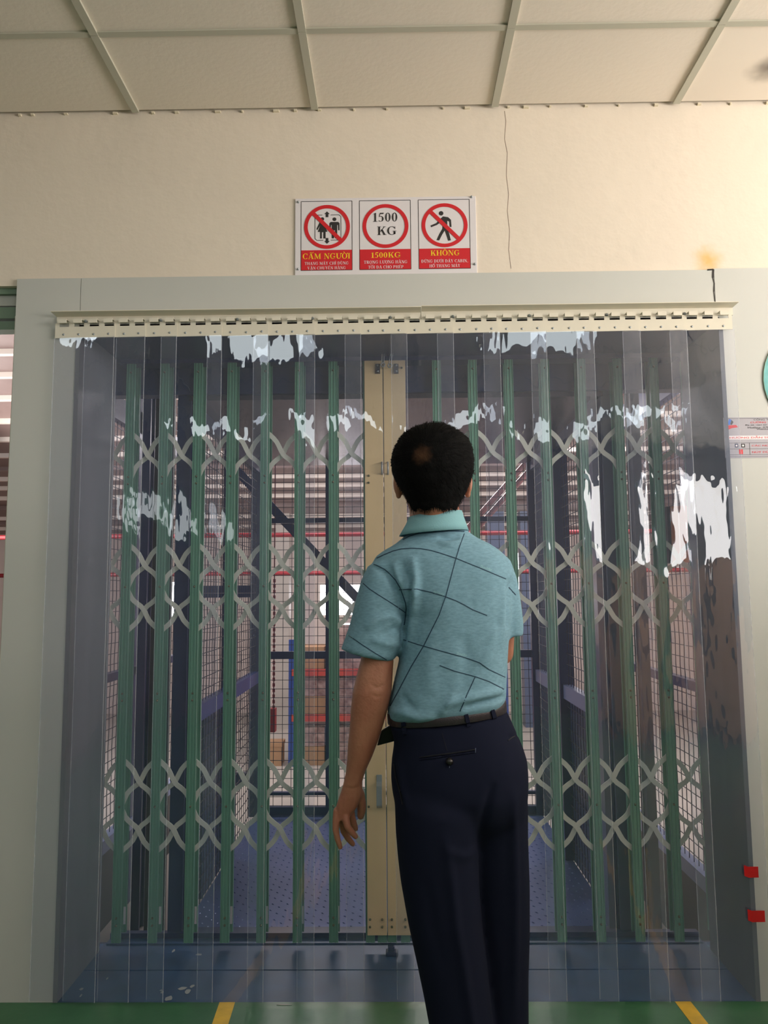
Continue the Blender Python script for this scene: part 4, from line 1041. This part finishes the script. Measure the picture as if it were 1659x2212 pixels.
# tall crates added out of view to keep window light off the lower wall
for cx_, cy_, hh_, lb in ((2.8, -.85, 1.45, 'tall brown crate added to block light, front right corner of the room'), (2.6, -1.65, 1.75, 'tall brown crate added to block the right window, second from the lift wall'), (2.65, -2.45, 1.75, 'tall brown crate added to block the right window, farthest from the lift wall'),
                          (1.6, -4.7, 1.5, 'tall brown crate added to block light behind the camera, left of the rear window'), (2.4, -4.6, 1.5, 'tall brown crate added behind the camera to block the rear window')):
    t = thing('blocker_crate', (cx_, cy_, 0), lb, 'crate', 'light-blocking crates added behind the camera')
    for dx in (-.26, 0, .26): obj('runner', MB().box(cx_ + dx - .04, cx_ + dx + .04, cy_ - .3, cy_ + .3, 0, .08), 'carton', t)
    obj('body', MB().box(cx_ - .33, cx_ + .33, cy_ - .33, cy_ + .33, .08, hh_ - .03), 'carton', t)
    obj('lid', MB().box(cx_ - .34, cx_ + .34, cy_ - .34, cy_ + .34, hh_ - .03, hh_), 'carton', t)
# ================================================================== PERSON
YP = -0.65
def PP(px, py, dy=0.0): return P(px, py, YP + dy)
man = thing('person', (PP(1000, 1500).x, YP + .03, 0), 'man seen from behind in a teal polo shirt and navy trousers, facing the gate', 'person')
def ring(pyl, pyr, xl, xr, b, dy=0.0, n=44, ex=2.3):
    A_ = PP(xl, pyl, dy); B_ = PP(xr, pyr, dy); c = (A_ + B_) / 2; e1 = (B_ - A_) / 2; out = []
    for k in range(n):
        t = 2 * PI * k / n; ct, st = math.cos(t), math.sin(t)
        out.append(c + e1 * (abs(ct) ** (2 / ex) * (1 if ct >= 0 else -1)) + Vector((0, b, 0)) * (abs(st) ** (2 / ex) * (1 if st >= 0 else -1)))
    return out
def rings(rows, ex=2.2, n=44): return [ring(*r[:5], r[5] if len(r) > 5 else 0.0, n, ex) for r in rows]
def spherify(mb, c, rx, ry, rz, n=16, rot=None):
    c = Vector(c); rr = []
    for i in range(1, n // 2 + 3):
        ph = PI * i / (n // 2 + 3); row = []
        for j in range(n):
            t = 2 * PI * j / n; v = Vector((rx * math.sin(ph) * math.cos(t), ry * math.sin(ph) * math.sin(t), rz * math.cos(ph)))
            if rot: v = rot @ v
            row.append(c + v)
        rr.append(row)
    mb.loft(rr)
def baked(mb, voxel, smooth_it, m, name, shift=None, sf=.5):
    me = bpy.data.meshes.new('tmp'); me.from_pydata(mb.v, [], mb.f); fixn(me)
    o = bpy.data.objects.new('tmp', me); COL.objects.link(o)
    r = o.modifiers.new('r', 'REMESH'); r.mode = 'VOXEL'; r.voxel_size = voxel
    s = o.modifiers.new('s', 'SMOOTH'); s.factor = sf; s.iterations = smooth_it
    dg = bpy.context.evaluated_depsgraph_get(); me2 = bpy.data.meshes.new_from_object(o.evaluated_get(dg))
    bpy.data.objects.remove(o)
    me2.materials.clear(); me2.materials.append(MT[m])
    for p in me2.polygons: p.use_smooth = True
    return me2
def seg_dist(p, pl):
    best = 1e9; bt = 0; n = len(pl) - 1
    for i in range(n):
        ax, ay = pl[i]; bx, by = pl[i + 1]; dx, dy = bx - ax, by - ay
        t = max(0, min(1, ((p[0] - ax) * dx + (p[1] - ay) * dy) / (dx * dx + dy * dy + 1e-9)))
        d = math.hypot(p[0] - ax - t * dx, p[1] - ay - t * dy)
        if d < best: best = d; bt = (i + t) / n
    return best, bt
def folds(me, fl, nz=0.0, nscale=9.0):
    """soft cloth folds pushed along the surface normal; fl: (polyline, height, width)"""
    nv = [v.normal.copy() for v in me.vertices]
    boxes = [(min(p[0] for p in pl) - 3 * w, max(p[0] for p in pl) + 3 * w, min(p[1] for p in pl) - 3 * w, max(p[1] for p in pl) + 3 * w) for pl, h, w in fl]
    for v, n in zip(me.vertices, nv):
        d = 0.0
        if nz: d += nz * noise.noise(Vector((v.co.x * nscale, v.co.y * nscale, v.co.z * nscale * .45)))
        if n.y < 0.35:
            x, y = to_px(v.co)
            for (pl, h, w), bx in zip(fl, boxes):
                if bx[0] < x < bx[1] and bx[2] < y < bx[3]:
                    q, t = seg_dist((x, y), pl)
                    if q < 3 * w: d += h * math.exp(-(q / w) ** 2) * (math.sin(PI * min(1, max(0, t))) ** .5 if len(pl) > 1 else 1)
        v.co += n * d
def linkm(name, me, parent=man):
    o = bpy.data.objects.new(name, me); COL.objects.link(o); o.parent = parent
    base = worg(parent)
    me.transform(Matrix.Translation(-base)); return o
def bvh_of(me): return BVHTree.FromPolygons([v.co.copy() for v in me.vertices], [p.vertices[:] for p in me.polygons])
def hit(bvh, x, y):
    d = ray(x, y).normalized(); loc, nor, i, dist = bvh.ray_cast(CAM, d)
    if loc is None: return None
    if nor.dot(d) > 0: nor = -nor
    return loc, nor
def decal_line(bvhs, pts, wpx, m, name, parent, h=.0006, step=5):
    pl = []
    for (x0, y0), (x1, y1) in zip(pts, pts[1:]):
        n = max(1, int(math.hypot(x1 - x0, y1 - y0) / step)); pl += [(x0 + (x1 - x0) * k / n, y0 + (y1 - y0) * k / n) for k in range(n)]
    pl.append(pts[-1]); run = []; mb = MB()
    def flush(run):
        if len(run) < 2: return
        vs = []
        for a, b, ao, bo in run: vs += [a, ao, bo, b]
        fs = [(0, 1, 2, 3)] + [(4 * k + j, 4 * k + (j + 1) % 4, 4 * k + 4 + (j + 1) % 4, 4 * k + 4 + j) for k in range(len(run) - 1) for j in range(4)]
        k = 4 * len(run); fs.append((k - 1, k - 2, k - 3, k - 4)); mb.add(vs, fs)
    for i, p in enumerate(pl):
        a = pl[max(0, i - 1)]; b = pl[min(len(pl) - 1, i + 1)]; L_ = math.hypot(b[0] - a[0], b[1] - a[1]) + 1e-9
        nx, ny = -(b[1] - a[1]) / L_ * wpx / 2, (b[0] - a[0]) / L_ * wpx / 2
        A_ = B_ = None
        for bv in bvhs:
            qa = hit(bv, p[0] + nx, p[1] + ny); qb = hit(bv, p[0] - nx, p[1] - ny)
            if qa and qb and (A_ is None or (qa[0] - CAM).length < (A_[0] - CAM).length): A_, B_ = qa, qb
        if A_ and (A_[0] - B_[0]).length < .02 + wpx * .003 and (not run or (A_[0] - run[-1][4]).length < .06):
            run.append((A_[0] - A_[1] * .001, B_[0] - B_[1] * .001, A_[0] + A_[1] * h, B_[0] + B_[1] * h, A_[0]))
        else:
            flush([r[:4] for r in run]); run = []
    flush([r[:4] for r in run])
    if mb.v: return obj(name, mb, m, parent)
# ---- body: head, neck, arms, hands, legs as one surface
bd = MB()
HR = [(917, 928, 956, .02), (922, 907, 966, .045), (930, 888, 981, .065), (942, 870, 998, .082), (952, 862, 1009, .09), (972, 852, 1018, .098), (996, 847, 1021, .101), (1020, 850, 1020, .101), (1040, 856, 1014, .099), (1057, 864, 1008, .095), (1081, 874, 1000, .088), (1105, 882, 990, .08), (1122, 890, 984, .072)]
hh = []
for py, xl, xr, b in HR[1:]: hh.append((py + 4, py + 4, xl + 5, xr - 5, b - .006, .0))
bd.loft(rings(hh, 2.1))
bd.loft(rings([(1060, 1060, 880, 992, .062, .01), (1100, 1100, 884, 992, .06, .008), (1140, 1138, 886, 994, .056, .004), (1185, 1180, 890, 1000, .05, 0)]))
# face: jaw, cheeks, nose, lips, brow (turned away from the camera)
hc = PP(936, 1030)
spherify(bd, hc + Vector((0, .045, -.035)), .062, .062, .07)
spherify(bd, hc + Vector((0, .075, -.088)), .026, .022, .022)
bd.tube([hc + Vector((0, .098, .012)), hc + Vector((0, .112, -.018)), hc + Vector((0, .119, -.032))], [.008, .011, .013], 12)
spherify(bd, hc + Vector((0, .099, -.058)), .022, .01, .009)
for s_ in (-1, 1): spherify(bd, hc + Vector((s_ * .032, .084, .022)), .024, .012, .008); spherify(bd, hc + Vector((s_ * .045, .066, -.02)), .024, .022, .024)
# ears
for px, py, rx in ((860, 1050, .011), (1011, 1048, .009)):
    s_ = -1 if px < 930 else 1; c = PP(px, py, .005)
    rot = Matrix.Rotation(s_ * .35, 3, 'Z') @ Matrix.Rotation(s_ * .12, 3, 'Y')
    spherify(bd, c, rx, .017, .027, rot=rot); spherify(bd, c + Vector((-s_ * .001, -.002, -.022)), .007, .009, .010)
# torso core
bd.loft(rings([(1170, 1165, 895, 1000, .04), (1230, 1225, 845, 1060, .07), (1320, 1320, 880, 1085, .095), (1450, 1450, 872, 1080, .1), (1560, 1540, 855, 1075, .1), (1650, 1650, 862, 1120, .11)]))
# left arm with its hand
bd.loft(rings([(1250, 1250, 812, 860, .04, -.01), (1330, 1330, 790, 862, .05, -.015), (1400, 1400, 783, 852, .047, -.015), (1427, 1427, 779, 850, .046, -.018), (1460, 1460, 770, 848, .045, -.02), (1495, 1495, 762, 846, .045, -.02), (1530, 1530, 758, 838, .043, -.015),
               (1565, 1562, 756, 829, .041, -.008), (1605, 1600, 752, 817, .038, .0), (1640, 1636, 750, 803, .033, .008), (1668, 1664, 747, 790, .028, .014), (1692, 1690, 742, 782, .024, .018),
               (1712, 1704, 736, 783, .020, .02), (1735, 1722, 728, 781, .018, .022), (1757, 1744, 724, 771, .016, .024), (1776, 1762, 722, 758, .013, .026)], ex=2.4))
spherify(bd, PP(812, 1490, -.046), .022, .017, .03)   # elbow point
def fing(pts, r, parent=bd):
    parent.tube([PP(*p) for p in pts], r, 12)
fing([(729, 1752, .022), (726, 1772, .018), (725, 1792, .018), (729, 1812, .022), (735, 1830, .028)], [.0105, .0088, .0078, .0073, .006])
fing([(738, 1755, .03), (738, 1776, .04), (743, 1796, .05), (752, 1811, .056), (762, 1823, .062)], [.0105, .0095, .0085, .0078, .0065])
fing([(747, 1750, .022), (747, 1770, .014), (751, 1786, .012), (760, 1798, .016), (768, 1807, .02)], [.0105, .0092, .0085, .0078, .0066])
fing([(756, 1742, .04), (759, 1764, .048), (764, 1780, .056), (768, 1790, .066)], [.0105, .0095, .0085, .007])
fing([(768, 1700, .03), (777, 1718, .04), (781, 1738, .05), (781, 1752, .056), (779, 1763, .06)], [.014, .013, .0115, .0105, .0085])
# right arm, bent in front of the body, with its hand
el = PP(1078, 1408, .07)
bd.tube([PP(1070, 1280, .04), PP(1078, 1340, .05), el], [.034, .04, .036], 16)
wr = el + Vector((-.10, .20, .02))
bd.tube([el, el + Vector((-.04, .09, .005)), wr], [.036, .037, .024], 16)
pdir = Vector((-.45, .75, .2)).normalized(); side = Vector((.8, .45, 0)).normalized()
bd.tube([wr, wr + pdir * .045, wr + pdir * .085], [(.026, .02), (.036, .016), (.038, .013)], 14, ref=Vector((0, 0, 1)))
for k, (o_, l_) in enumerate(((-.028, .06), (-.010, .072), (.009, .068), (.027, .052))):
    b0 = wr + pdir * .08 + side * o_
    bd.tube([b0, b0 + pdir * l_ * .5 + Vector((0, 0, -.004)), b0 + pdir * l_ * .8 + Vector((0, 0, -.018)), b0 + pdir * l_ * .95 + Vector((0, 0, -.034))], [.009, .0082, .0075, .006], 10)
b0 = wr + pdir * .03 - side * .028
bd.tube([b0, b0 - side * .025 + pdir * .02, b0 - side * .035 + pdir * .05], [.012, .0105, .008], 10)
# legs inside the trousers
def gz(px, py, dy): return PP(px, py, dy)
bd.tube([gz(935, 1650, -.03), gz(955, 1900, -.03), gz(985, 2140, -.02), gz(1010, 2420, -.02), Vector((gz(1018, 2500, -.02).x, YP - .02, .06))], [.085, .07, .052, .045, .036], 16)
bd.tube([gz(1075, 1650, .04), gz(1085, 1900, .05), gz(1092, 2140, .07), gz(1098, 2420, .07), Vector((gz(1100, 2500, .07).x, YP + .07, .06))], [.06, .05, .04, .036, .034], 16)
body_me = baked(bd, .0026, 4, 'skin', 'body', sf=.4)
folds(body_me, [([(741, 1700), (760, 1704), (781, 1698)], -.0012, 3), ([(800, 1478), (815, 1486), (830, 1478)], -.0015, 4), ([(800, 1500), (816, 1506), (832, 1500)], -.0015, 4),
                ([(737, 1722), (731, 1762)], .0012, 2.5), ([(748, 1720), (742, 1764)], .0012, 2.5), ([(760, 1716), (752, 1758)], .0012, 2.5), ([(770, 1714), (762, 1750)], .001, 2.5)])
body = linkm('body', body_me)
for s_ in (-1, 1):
    e = MB(); spherify(e, hc + Vector((s_ * .032, .089, .006)), .0125, .010, .0085); obj('eye', e, 'eye', man, smooth=True)
    e = MB(); spherify(e, hc + Vector((s_ * .032, .0985, .006)), .005, .0022, .005); obj('iris', e, 'shoe', man, smooth=True)
    e = MB(); e.tube([hc + Vector((s_ * .016, .096, .026)), hc + Vector((s_ * .032, .0985, .031)), hc + Vector((s_ * .05, .086, .026))], [.0025, .0035, .002], 8); obj('eyebrow', e, 'hair', man, smooth=True)
# ---- hair
hpy = [r[0] for r in HR]
def hair_pt(py, th, off=0.0):
    xl = np.interp(py, hpy, [r[1] for r in HR]); xr = np.interp(py, hpy, [r[2] for r in HR]); b = np.interp(py, hpy, [r[3] for r in HR])
    A_ = PP(xl, py); B_ = PP(xr, py); c = (A_ + B_) / 2; a = (B_ - A_).length / 2
    ct, st = math.cos(th), math.sin(th); ex = 2.15
    f = lambda q: abs(q) ** (2 / ex) * (1 if q >= 0 else -1)
    return c + Vector((f(ct) * (a + off), f(st) * (b + off), 0))
def hairline(th):
    s_ = math.sin(th)
    if s_ < -.55: v = 1106 + 3 * math.sin(9 * th)
    elif s_ < -.05: v = 1106 + (1034 - 1106) * (s_ + .55) / .5
    elif s_ < .3: v = 1034 - 12 * (s_ + .05) / .35
    else: v = 1022 + (962 - 1022) * (s_ - .3) / .7
    return v
nh, nv_ = 96, 40; hm = MB(); outer, inner = [], []
for k in range(nv_ + 1):
    ro, ri = [], []
    for j in range(nh):
        th = 2 * PI * j / nh; py = 917 + (hairline(th) - 917) * (k / nv_) ** 1.0
        nn = noise.noise(Vector((math.cos(th) * 6, math.sin(th) * 6, py * .05)))
        ro.append(hair_pt(py, th, .0016 * nn + (.002 if k < nv_ else -.002))); ri.append(hair_pt(py, th, -.009))
    outer.append(ro); inner.append(ri)
hm.loft(outer + inner[::-1], caps=False)
k0 = 0; n0 = (nv_ + 1) * nh
hm.f.append(tuple(range(nh))[::-1]); hm.f.append(tuple(n0 + nv_ * nh + j for j in range(nh)))
whorl = hit(BVHTree.FromPolygons([Vector(v) for v in hm.v], hm.f), 911, 984)
wp = whorl[0] if whorl else PP(911, 984, -.1)
stain(MT['hair'], tuple(wp - man.location), .03, srgb(90, 62, 42), .7, 60)
rnd = random.Random(5)
def hair_n(py, th):
    a = hair_pt(py, th); b = hair_pt(py, th + .02); c = hair_pt(py + 1.5, th)
    n = (b - a).cross(c - a); n.normalize()
    ctr = PP(935, 1010); return (n if n.dot(a - ctr) > 0 else -n), a
for k in range(9000):
    th = rnd.uniform(0, 2 * PI); v = rnd.random() ** .8
    py = 919 + (hairline(th) - 919) * v
    n, a = hair_n(py, th)
    d = (a - wp); d = d - n * d.dot(n)
    if d.length < .012 and rnd.random() < .6: continue
    d = d.normalized() if d.length > 1e-5 else Vector((0, 0, -1))
    d = (d + Vector((rnd.uniform(-.3, .3), rnd.uniform(-.3, .3), rnd.uniform(-.35, .15)))).normalized(); d = (d - n * d.dot(n)).normalized()
    L_ = rnd.uniform(.014, .026) * (0.7 if v > .85 else 1); w = rnd.uniform(.0004, .0009); sd = d.cross(n).normalized() * w
    a0 = a + n * .001; lift = rnd.uniform(.06, .22)
    m1 = a0 + d * L_ * .55 + n * L_ * lift * .6; e1 = a0 + d * L_ + n * L_ * lift * .5
    hm.add([a0 - sd, a0 + sd, m1 + sd * .8, m1 - sd * .8, e1], [(0, 1, 2, 3), (3, 2, 4)])
hair = obj('hair', hm, 'hair', man, smooth=True)
# ---- shirt
sh = MB()
sh.loft(rings([(1142, 1132, 884, 1000, .054), (1158, 1148, 872, 1010, .064), (1175, 1163, 852, 1032, .072), (1190, 1176, 829, 1056, .082), (1204, 1190, 812, 1076, .09), (1220, 1208, 805, 1096, .098), (1245, 1238, 812, 1105, .105), (1280, 1280, 830, 1106, .11), (1330, 1330, 868, 1104, .115), (1380, 1380, 868, 1099, .117),
               (1430, 1430, 861, 1096, .12), (1480, 1475, 849, 1093, .123), (1515, 1495, 841, 1092, .126), (1535, 1506, 836, 1091, .126), (1550, 1514, 838, 1088, .122), (1556, 1524, 848, 1082, .112)], ex=2.4))
sh.loft(rings([(1206, 1196, 826, 880, .04, -.01), (1222, 1215, 797, 884, .058, -.012), (1255, 1255, 781, 886, .068, -.015), (1300, 1300, 767, 884, .071, -.016), (1345, 1350, 755, 880, .071, -.016), (1380, 1398, 743, 866, .07, -.016), (1399, 1420, 736, 853, .069, -.016), (1403, 1426, 736, 852, .067, -.016)], ex=2.3))
sh.loft(rings([(1200, 1192, 1040, 1078, .05, .03), (1215, 1212, 1045, 1100, .06, .035), (1250, 1250, 1050, 1113, .066, .04), (1300, 1300, 1052, 1122, .068, .045), (1345, 1345, 1058, 1128, .068, .05), (1374, 1368, 1062, 1129, .067, .05), (1377, 1371, 1063, 1128, .065, .05)], ex=2.3))
shirt_me = baked(sh, .0055, 4, 'shirt', 'shirt', sf=.5)
C1 = lambda X, Y: (680 + X / 3.318, 880 + Y / 3.318)
C2 = lambda X, Y: (680 + X / 2.658, 1380 + Y / 2.658)
folds(shirt_me, [
    ([(797, 1218), (835, 1240), (862, 1290), (877, 1340), (879, 1390)], -0.0075, 5),
    ([(880, 1400), (892, 1330), (900, 1260), (890, 1200)], 0.0105, 8), ([(866, 1400), (878, 1330), (884, 1270)], -0.0060, 6),
    ([(850, 1215), (860, 1245), (875, 1280)], 0.0075, 7), ([(868, 1210), (876, 1240), (888, 1270)], -0.0060, 6),
    ([(870, 1345), (845, 1330), (815, 1340), (790, 1360)], 0.0075, 8), ([(874, 1362), (850, 1358), (825, 1372)], -0.0060, 7), ([(868, 1392), (835, 1390), (800, 1380)], 0.0060, 8),
    ([(1104, 1250), (1098, 1300), (1095, 1360)], -0.0090, 6), ([(1090, 1270), (1086, 1330), (1080, 1400)], 0.0060, 8),
    ([(1090, 1502), (1070, 1512), (1040, 1518), (1000, 1530)], -0.0105, 5), ([(1085, 1490), (1050, 1500), (1000, 1512), (960, 1525)], 0.0105, 9),
    ([(845, 1535), (870, 1540), (905, 1552), (940, 1548)], 0.0075, 9), ([(870, 1500), (880, 1520), (900, 1535)], -0.0060, 7), ([(950, 1545), (965, 1525), (985, 1500)], 0.0060, 8),
    ([(1040, 1440), (1060, 1400), (1070, 1350)], 0.0060, 14), ([(930, 1500), (925, 1430), (935, 1360)], 0.0045, 18), ([(1000, 1500), (1010, 1430), (1000, 1370)], -0.0045, 16),
    ([(945, 1160), (965, 1164), (992, 1160)], -0.0075, 5), ([(945, 1172), (970, 1176), (1000, 1170)], 0.0060, 7), ([(890, 1250), (897, 1290)], 0.0060, 7),
], nz=.005, nscale=11)
sb = bvh_of(shirt_me)
shirt = linkm('shirt', shirt_me)
cl = MB()
def band(rows, th, n=48):
    o_ = [ring(*r[:5], r[5], n, 2.1) for r in rows]; i_ = [ring(r[0], r[1], r[2] + th, r[3] - th, r[4] - th / 892, r[5], n, 2.1) for r in rows]
    return o_ + i_[::-1]
cl.loft(band([(1158, 1146, 862, 1012, .078, -.006), (1146, 1134, 869, 1008, .074, -.004), (1132, 1118, 877, 1002, .070, -.002), (1118, 1104, 883, 998, .067, 0)], 4), caps=False)
rr_ = 48 * 7; cl.f += [(j, (j + 1) % 48, rr_ + (j + 1) % 48, rr_ + j) for j in range(48)]
co = obj('collar', cl, 'collar', man, smooth=True)
cb = BVHTree.FromPolygons([Vector(v) for v in cl.v], cl.f)
LN = [[(425, 1090), (500, 1055), (560, 1030), (620, 1015), (690, 1010), (760, 1013), (830, 1025), (900, 1045), (1020, 1085), (1180, 1150), (1370, 1230)],
      [(1072, 905), (1040, 990), (1010, 1090), (975, 1220), (940, 1350), (890, 1490), (780, 1710), (690, 1860), (590, 2050), (540, 2140)],
      [(605, 1307), (730, 1302), (830, 1325), (930, 1355), (1010, 1385), (1070, 1415), (1130, 1450), (1235, 1492)],
      [(335, 1250), (390, 1300), (450, 1340), (560, 1410), (655, 1475)], [(215, 1615), (330, 1695), (430, 1760), (515, 1810)],
      [(635, 1665), (740, 1700), (900, 1745), (1080, 1795), (1180, 1830), (1250, 1880), (1365, 1935)],
      [(895, 1850), (1000, 1890), (1150, 1930), (1250, 1965), (1355, 2020)], [(1150, 1930), (1095, 2050), (1040, 2180)], [(1390, 1290), (1440, 1345)]]
for l in LN: decal_line([sb], [C1(*p) for p in l], 1.9, 'shirtline', 'printed_line', shirt)
decal_line([sb], [C1(*p) for p in ((385, 1118), (440, 1130), (500, 1160), (540, 1195), (580, 1240), (610, 1290), (630, 1340), (650, 1400), (655, 1440), (650, 1500), (640, 1560))], 1.8, 'shirtline', 'sleeve_seam', shirt)
decal_line([sb, cb], [(870, 1166), (885, 1158), (905, 1152), (935, 1150), (970, 1147), (1003, 1148)], 1.8, 'shirtline', 'collar_seam', shirt)
# small words printed along the lines
def cloth_text(s, x0, y0, ang, w, h, bv, m, parent):
    cu = bpy.data.curves.new('t', 'FONT'); cu.body = s; cu.size = 1; cu.resolution_u = 2
    o = bpy.data.objects.new('t', cu); COL.objects.link(o); dg = bpy.context.evaluated_depsgraph_get(); me = bpy.data.meshes.new_from_object(o.evaluated_get(dg)); bpy.data.objects.remove(o)
    v = np.array([q.co[:] for q in me.vertices]); mn, mx = v.min(0), v.max(0); base = worg(parent)
    for q in me.vertices:
        u = (q.co.x - mn[0]) / (mx[0] - mn[0]) * w; t = (q.co.y - mn[1]) / (mx[1] - mn[1]) * h
        r = hit(bv, x0 + u * math.cos(ang) + t * math.sin(ang), y0 + u * math.sin(ang) - t * math.cos(ang))
        q.co = (r[0] + r[1] * .0007 - base) if r else Vector((0, 0, 0)) 
    me.materials.append(MT[m]); r = bpy.data.objects.new('lettering', me); COL.objects.link(r); r.parent = parent
cloth_text('Shoulder', 1037, 1226, .33, 26, 6, sb, 'shirtmark', shirt); cloth_text('dynasty', 935, 1281, .27, 25, 6, sb, 'shirtmark', shirt)
cloth_text('Shoulder', 986, 1414, .2, 23, 6, sb, 'shirtmark', shirt); cloth_text('sport', 748, 1372, .55, 16, 4, sb, 'shirtmark', shirt)
# ---- trousers
tp = MB()
tp.loft(rings([(1561, 1532, 841, 1091, .114), (1580, 1556, 848, 1102, .118), (1600, 1582, 853, 1114, .123), (1620, 1610, 850, 1127, .128), (1645, 1640, 846, 1137, .132), (1680, 1675, 845, 1140, .134), (1710, 1705, 848, 1140, .132), (1740, 1735, 855, 1138, .118), (1765, 1760, 862, 1134, .10), (1790, 1785, 875, 1122, .075), (1815, 1810, 895, 1100, .05)], ex=2.35))
tp.loft(rings([(1620, 1620, 880, 1030, .07, -.0), (1680, 1680, 853, 1056, .108, -.012), (1740, 1740, 853, 1044, .11, -.028), (1800, 1800, 855, 1032, .104, -.03), (1850, 1850, 859, 1031, .1, -.03), (1900, 1900, 865, 1032, .097, -.03), (1990, 1990, 881, 1038, .092, -.03), (2080, 2080, 900, 1050, .088, -.028), (2150, 2150, 914, 1058, .086, -.026), (2212, 2212, 925, 1066, .085, -.025),
               (2300, 2300, 936, 1076, .083, -.022), (2400, 2400, 944, 1084, .08, -.02), (2500, 2500, 948, 1090, .078, -.02), (2516, 2516, 948, 1090, .078, -.02)], ex=2.3))
tp.loft(rings([(1620, 1620, 1020, 1115, .07, .01), (1680, 1680, 995, 1136, .1, .018), (1740, 1740, 1000, 1139, .105, .03), (1800, 1800, 1005, 1139, .1, .04), (1900, 1900, 1012, 1141, .094, .052), (2000, 2000, 1020, 1141, .09, .062), (2100, 2100, 1028, 1139, .086, .07), (2212, 2212, 1036, 1141, .083, .075),
               (2300, 2300, 1040, 1142, .08, .078), (2400, 2400, 1044, 1143, .078, .08), (2480, 2480, 1046, 1143, .076, .08), (2494, 2494, 1046, 1143, .076, .08)], ex=2.3))
tr_me = baked(tp, .0062, 14, 'trouser', 'trousers', sf=.5)
folds(tr_me, [
    ([(960, 1800), (975, 1900), (985, 2000), (1003, 2100), (1020, 2212), (1030, 2300)], .009, 11),
    ([(1066, 1690), (1055, 1730), (1043, 1780), (1034, 1840)], -.008, 9), ([(1110, 1700), (1112, 1850), (1112, 2000), (1112, 2212)], .007, 9),
    ([(905, 1640), (960, 1634), (1027, 1622)], -.003, 4), ([(860, 1640), (870, 1700), (885, 1760)], .006, 8), ([(852, 1640), (860, 1700), (872, 1740)], -.005, 5),
    ([(1030, 1840), (1000, 1850), (960, 1835)], .004, 10), ([(920, 1900), (935, 2000), (960, 2100)], -.004, 12),
    ([(1098, 1595), (1118, 1588)], -.004, 4)], nz=.0035, nscale=8)
tb = bvh_of(tr_me)
trs = linkm('trousers', tr_me)
decal_line([tb], [(906, 1636), (940, 1631), (985, 1625), (1026, 1619)], 2.2, 'trouser_dark', 'pocket_welt', trs, h=.0022)
decal_line([tb], [(906, 1641), (940, 1637), (985, 1631), (1026, 1625)], 2.6, 'trouser', 'pocket_welt', trs, h=.003)
decal_line([tb], [(1027, 1616), (1027, 1626)], 1.5, 'bgrey', 'bar_tack', trs, h=.0025, step=3)
decal_line([tb], [(955, 1583), (961, 1605), (966, 1622)], 1.2, 'trouser_dark', 'dart_seam', trs)
decal_line([tb], [(1097, 1600), (1105, 1594), (1118, 1588)], 2.0, 'trouser_dark', 'side_pocket', trs, h=.002)
decal_line([tb], [(851, 1650), (856, 1680), (866, 1715), (870, 1738)], 1.8, 'trouser_dark', 'side_pocket', trs, h=.002)
r = hit(tb, 971, 1645)
if r:
    c, n = r; e1 = n.cross(Vector((0, 0, 1))).normalized(); e2 = e1.cross(n)
    bt_ = MB(); bt_.tube([c, c + n * .0035], .0085, 14, ref=Vector((0, 0, 1))); obj('button', bt_, 'shoe', trs, smooth=True)
    decal_line([tb], [(971, 1652), (971, 1659)], 1.5, 'bgrey', 'button_stitch', trs, h=.001, step=3)
bl = MB()
brow = [(1563, 1534, 838, 1093, .119, 0), (1562, 1533, 837, 1094, .1205, 0), (1540, 1511, 836, 1092, .1195, 0), (1539, 1510, 837, 1091, .118, 0)]
bl.loft(band(brow, 5), caps=False); rr_ = 48 * 7; bl.f += [(j, (j + 1) % 48, rr_ + (j + 1) % 48, rr_ + j) for j in range(48)]
belt = obj('belt', bl, 'belt', man, smooth=True)
bb = BVHTree.FromPolygons([Vector(v) for v in bl.v], bl.f)
for x0, y0, x1, y1 in ((1006, 1543, 1013, 1570), (1060, 1526, 1068, 1554), (872, 1560, 876, 1586)):
    decal_line([bb, tb], [(x0, y0), (x1, y1)], 8, 'trouser', 'belt_loop', trs, h=.0035, step=4)
pq = [PP(*q) for q in ((858, 1558, .05), (823, 1578, .05), (813, 1612, .05), (858, 1600, .05))]
pm = MB(); pm.add(pq + [v + Vector((.012, .05, 0)) for v in pq], [(0, 1, 2, 3), (7, 6, 5, 4), (0, 4, 5, 1), (1, 5, 6, 2), (2, 6, 7, 3), (3, 7, 4, 0)])
bevel(obj('belt_pouch', pm, 'shoe', man), .004, 3)
# ---- shoes
for cx, cy in ((PP(1018, 2500, -.02).x, YP - .02), (PP(1096, 2490, .08).x, YP + .08)):
    so = MB(); rows = []
    for t, w, h in ((-.10, .028, .05), (-.085, .036, .075), (-.04, .040, .085), (0.02, .040, .075), (.07, .046, .055), (.12, .048, .045), (.16, .042, .036), (.185, .022, .026)):
        c = Vector((cx + t * .35, cy + t * .93, 0)); nx = Vector((.93, -.35, 0))
        rows.append([c + nx * w * math.cos(a) * (1 if math.sin(a) > 0 else 1.05) + Vector((0, 0, max(0.0005, h * (.5 + .5 * math.sin(a)) if math.sin(a) > -.6 else 0.0005))) for a in [2 * PI * k / 20 for k in range(20)]])
    so.loft(rows); obj('shoe', so, 'shoe', man, smooth=True)
